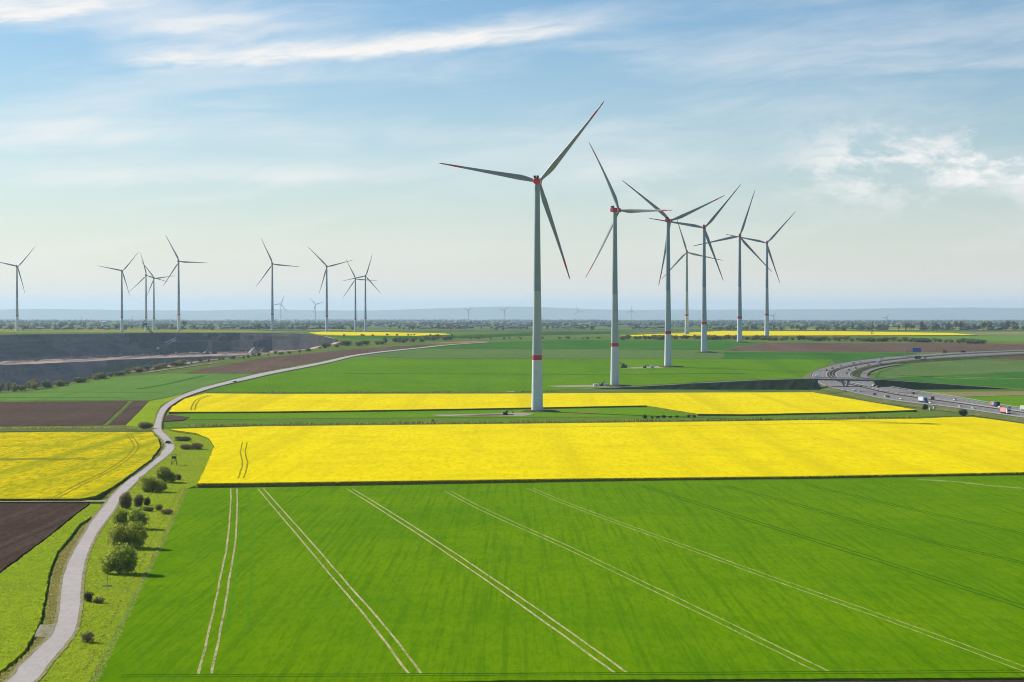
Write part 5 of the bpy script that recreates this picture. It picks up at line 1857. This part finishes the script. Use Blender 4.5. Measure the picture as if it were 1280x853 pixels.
digger(780, 460, 1.5, 'dark excavator with raised arm left of the third turbine foot', R(150))
digger(806, 460.2, .9, 'small dark loader on the gravel left of the third turbine', R(20))
digger(752, 482.6, 1.0, 'small dark machine on the gravel left of the second turbine foot', R(40))
digger(632, 518.6, .9, 'low dark machine on the soil pad left of the nearest turbine foot', R(10))
for px, py, lab in ((745, 483.0, 'left white container at the foot of the second turbine'), (757, 482.6, 'right white container at the foot of the second turbine'), (815, 460.2, 'white container left of the third turbine foot')):
    q = G3(px, py, .26)
    root = empty('site_container', q, .1)
    tag(root, lab, 'container', 'white site containers')
    mb = MB(); mb.box((0, 0, 1.3), (4.4, 2.2, 2.4)); mb.build('housing', M['white'], root)
    mb = MB(); mb.box((.6, -1.12, 1.15), (.9, .06, 2.0)); mb.build('door', M['concrete'], root)

# ------------------------------------------------------------------ grass tufts that roughen the verge and the crop edges
def inside(p, poly):
    c = False
    n = len(poly)
    j = n - 1
    for i in range(n):
        a, b_ = poly[i], poly[j]
        if (a.y > p.y) != (b_.y > p.y) and p.x < (b_.x - a.x) * (p.y - a.y) / (b_.y - a.y) + a.x:
            c = not c
        j = i
    return c


def tufts(name, polypix, n, off, h0, h1, mat, label, seed):
    rnd = random.Random(seed)
    poly = [G(x, y, off) for x, y in polypix]
    xs_ = [p.x for p in poly]; ys_ = [p.y for p in poly]
    mb = MB()
    k = 0
    tries = 0
    vs, fs = [], []
    while k < n and tries < n * 12:
        tries += 1
        p = Vector((rnd.uniform(min(xs_), max(xs_)), rnd.uniform(min(ys_), max(ys_))))
        if not inside(p, poly):
            continue
        k += 1
        z = zg(p.y) + off - .03
        for q in range(3):
            a = rnd.random() * 2 * PI
            w = rnd.uniform(.10, .28)
            h = rnd.uniform(h0, h1)
            e = Vector((math.cos(a), math.sin(a)))
            o_ = Vector((rnd.uniform(-.2, .2), rnd.uniform(-.2, .2)))
            i0 = len(vs)
            vs += [(p.x + o_.x - e.x * w, p.y + o_.y - e.y * w, z), (p.x + o_.x + e.x * w, p.y + o_.y + e.y * w, z), (p.x + o_.x + rnd.uniform(-.2, .2), p.y + o_.y + rnd.uniform(-.2, .2), z + h)]
            fs.append((i0, i0 + 1, i0 + 2))
    mb.add(vs, fs)
    tag(mb.build(name, M[mat]), label, 'grass', kind='stuff')


tufts('meadow_grass', [(43, 853), (66, 825), (87, 800), (95, 787), (101, 765), (103, 740), (106, 715), (113, 690), (126, 665), (139, 647), (148, 635), (166, 610), (192, 585), (218, 562), (212, 546), (245, 542), (268, 558), (256, 587), (246, 607), (232, 612), (213, 655), (188, 705), (150, 782), (118, 850)], 15000, .61, .12, .36, 'blades', 'rough tufted grass on the meadow right of the farm road', 1)
tufts('meadow_grass', [(113, 631), (127, 631), (117, 645), (99, 655), (87, 672), (71, 690), (62, 712), (57, 740), (49, 780), (29, 815), (-60, 875), (-60, 765), (0, 718), (60, 673)], 7000, .60, .10, .30, 'blades', 'short tufted grass on the meadow left of the ditch', 2)
tufts('verge_grass', [(128, 631), (120, 648), (103, 658), (91, 675), (75, 692), (66.5, 714), (61.5, 740), (55, 782), (36, 815), (-30, 870), (0, 858), (28, 827), (64, 788), (71, 765), (74, 740), (78, 715), (89, 690), (104, 665), (115, 647), (125, 635)], 5000, .60, .12, .4, 'blades_dry', 'dry tufted grass between the ditch and the farm road', 3)
EDGE = [(247, 605.2), (440, 602.7), (700, 599.2), (1000, 596.2), (1290, 591)]
ed = [G(x, y, 1.75) for x, y in EDGE]
mb = MB()
er = random.Random(8)
for a, b_ in zip(ed, ed[1:]):
    n = int((b_ - a).length / .12)
    for i in range(n):
        p = a.lerp(b_, i / n) + Vector((er.uniform(-.3, .3), er.uniform(-1.3, 1.6)))
        z = zg(p.y) + er.choice((.3, .8, 1.2, 1.5, 1.6, 1.7))
        w, h = er.uniform(.12, .3), er.uniform(.25, .6)
        an = er.uniform(-.7, .7)
        mb.add([(p.x - w * math.cos(an), p.y - w * math.sin(an), z), (p.x + w * math.cos(an), p.y + w * math.sin(an), z), (p.x + er.uniform(-.1, .1), p.y + er.uniform(-.15, .15), z + h)], [(0, 1, 2)], 0 if z - zg(p.y) > 1.5 else 1)
tag(mb.build('crop_edge', [M['blades_rape'], M['leaf_dark']]), 'ragged flowering stalks along the front edge of the big yellow field', 'crop', kind='stuff')



def weeds(line, off, per_m, h0, h1, spread, mats, label, seed):
    rnd = random.Random(seed)
    pts = [G(x, y, off) for x, y in line]
    mb = MB()
    for a, b_ in zip(pts, pts[1:]):
        n = int((b_ - a).length * per_m)
        for i in range(n):
            p = a.lerp(b_, rnd.random()) + Vector((rnd.uniform(-spread, spread) * .3, rnd.uniform(-spread, spread)))
            z = zg(p.y) + off - .05
            clump = .55 + .45 * math.sin(p.x * .13) * math.sin(p.x * .041 + 1)
            w, h = rnd.uniform(.12, .35), rnd.uniform(h0, h1) * (.5 + clump)
            an = rnd.uniform(-.8, .8)
            mb.add([(p.x - w * math.cos(an), p.y - w * math.sin(an), z), (p.x + w * math.cos(an), p.y + w * math.sin(an), z), (p.x + rnd.uniform(-.2, .2), p.y, z + h)], [(0, 1, 2)], rnd.randrange(len(mats)))
    tag(mb.build('tall_grass', [M[m_] for m_ in mats]), label, 'grass', kind='stuff')


weeds([(240, 533), (330, 531.4), (640, 528.6), (900, 525.8), (1140, 522.4)], .5, 7, .5, 1.5, 5, ['leaf_dark', 'leaf_olive', 'blades_dry'], 'tall weeds along the back edge of the big yellow field', 51)
weeds([(240, 608.5), (440, 605.5), (700, 601.6), (1000, 598.2), (1290, 593)], .3, 8, .2, .6, 2.5, ['leaf_dark', 'blades'], 'dark grass strip between the big yellow field and the green crop', 52)
weeds([(112, 855), (122, 843), (151, 782), (189, 705), (213, 655), (232.5, 611.5)], .6, 16, .12, .45, 1.6, ['blades', 'blades_dry', 'leaf_olive', 'blades'], 'rank grass along the left edge of the green crop', 56)
weeds([(104, 842), (140, 775), (178, 700), (206, 645), (226, 612)], .6, 5, .12, .35, .9, ['leaf_olive', 'blades', 'blades'], 'darker grass line beside the green crop', 57)
weeds([(-20, 535.5), (60, 535.5), (150, 534.5), (188, 537.5)], .4, 9, .4, 1.2, 5, ['leaf_olive', 'blades_dry', 'blades'], 'pale tall grass behind the left yellow field', 53)
weeds([(258, 490.8), (400, 490.9), (640, 490.7), (700, 490)], .5, 4, .5, 1.4, 5, ['leaf_dark', 'leaf_olive'], 'weeds along the back edge of the rear yellow field', 54)
weeds([(204, 556), (199, 570), (176, 590), (150, 607), (133, 622)], .35, 10, .3, .9, 1.2, ['leaf_olive', 'blades', 'leaf_dark'], 'rank grass in the ditch beside the left yellow field', 55)

# ------------------------------------------------------------------ haze
HAZE = 2.7e-5
hz = MB()
hz.box((0, 26000, 0), (84000, 56000, 2))
me = hz.mesh('haze', [])
zlo = -375.0
zhi = 280.0
for v_ in me.vertices:
    v_.co.z = zlo if v_.co.z < 0 else zhi
    if v_.co.y < 0:
        v_.co.y = -1500
    v_.co.y = 71000 if v_.co.y > 0 else v_.co.y
mh = bpy.data.materials.new('haze_air')
mh.use_nodes = True
mh.node_tree.nodes.clear()
th_ = NT(mh.node_tree)
pv = th_.n('ShaderNodeVolumePrincipled')
pv.inputs['Color'].default_value = (0.60, 0.82, 1.0, 1)
pv.inputs['Density'].default_value = HAZE
pv.inputs['Anisotropy'].default_value = 0.2
ou = th_.n('ShaderNodeOutputMaterial')
th_.l(pv.outputs[0], ou.inputs['Volume'])
me.materials.append(mh)
ho = mesh_obj('haze', me)
tag(ho, kind='stuff')
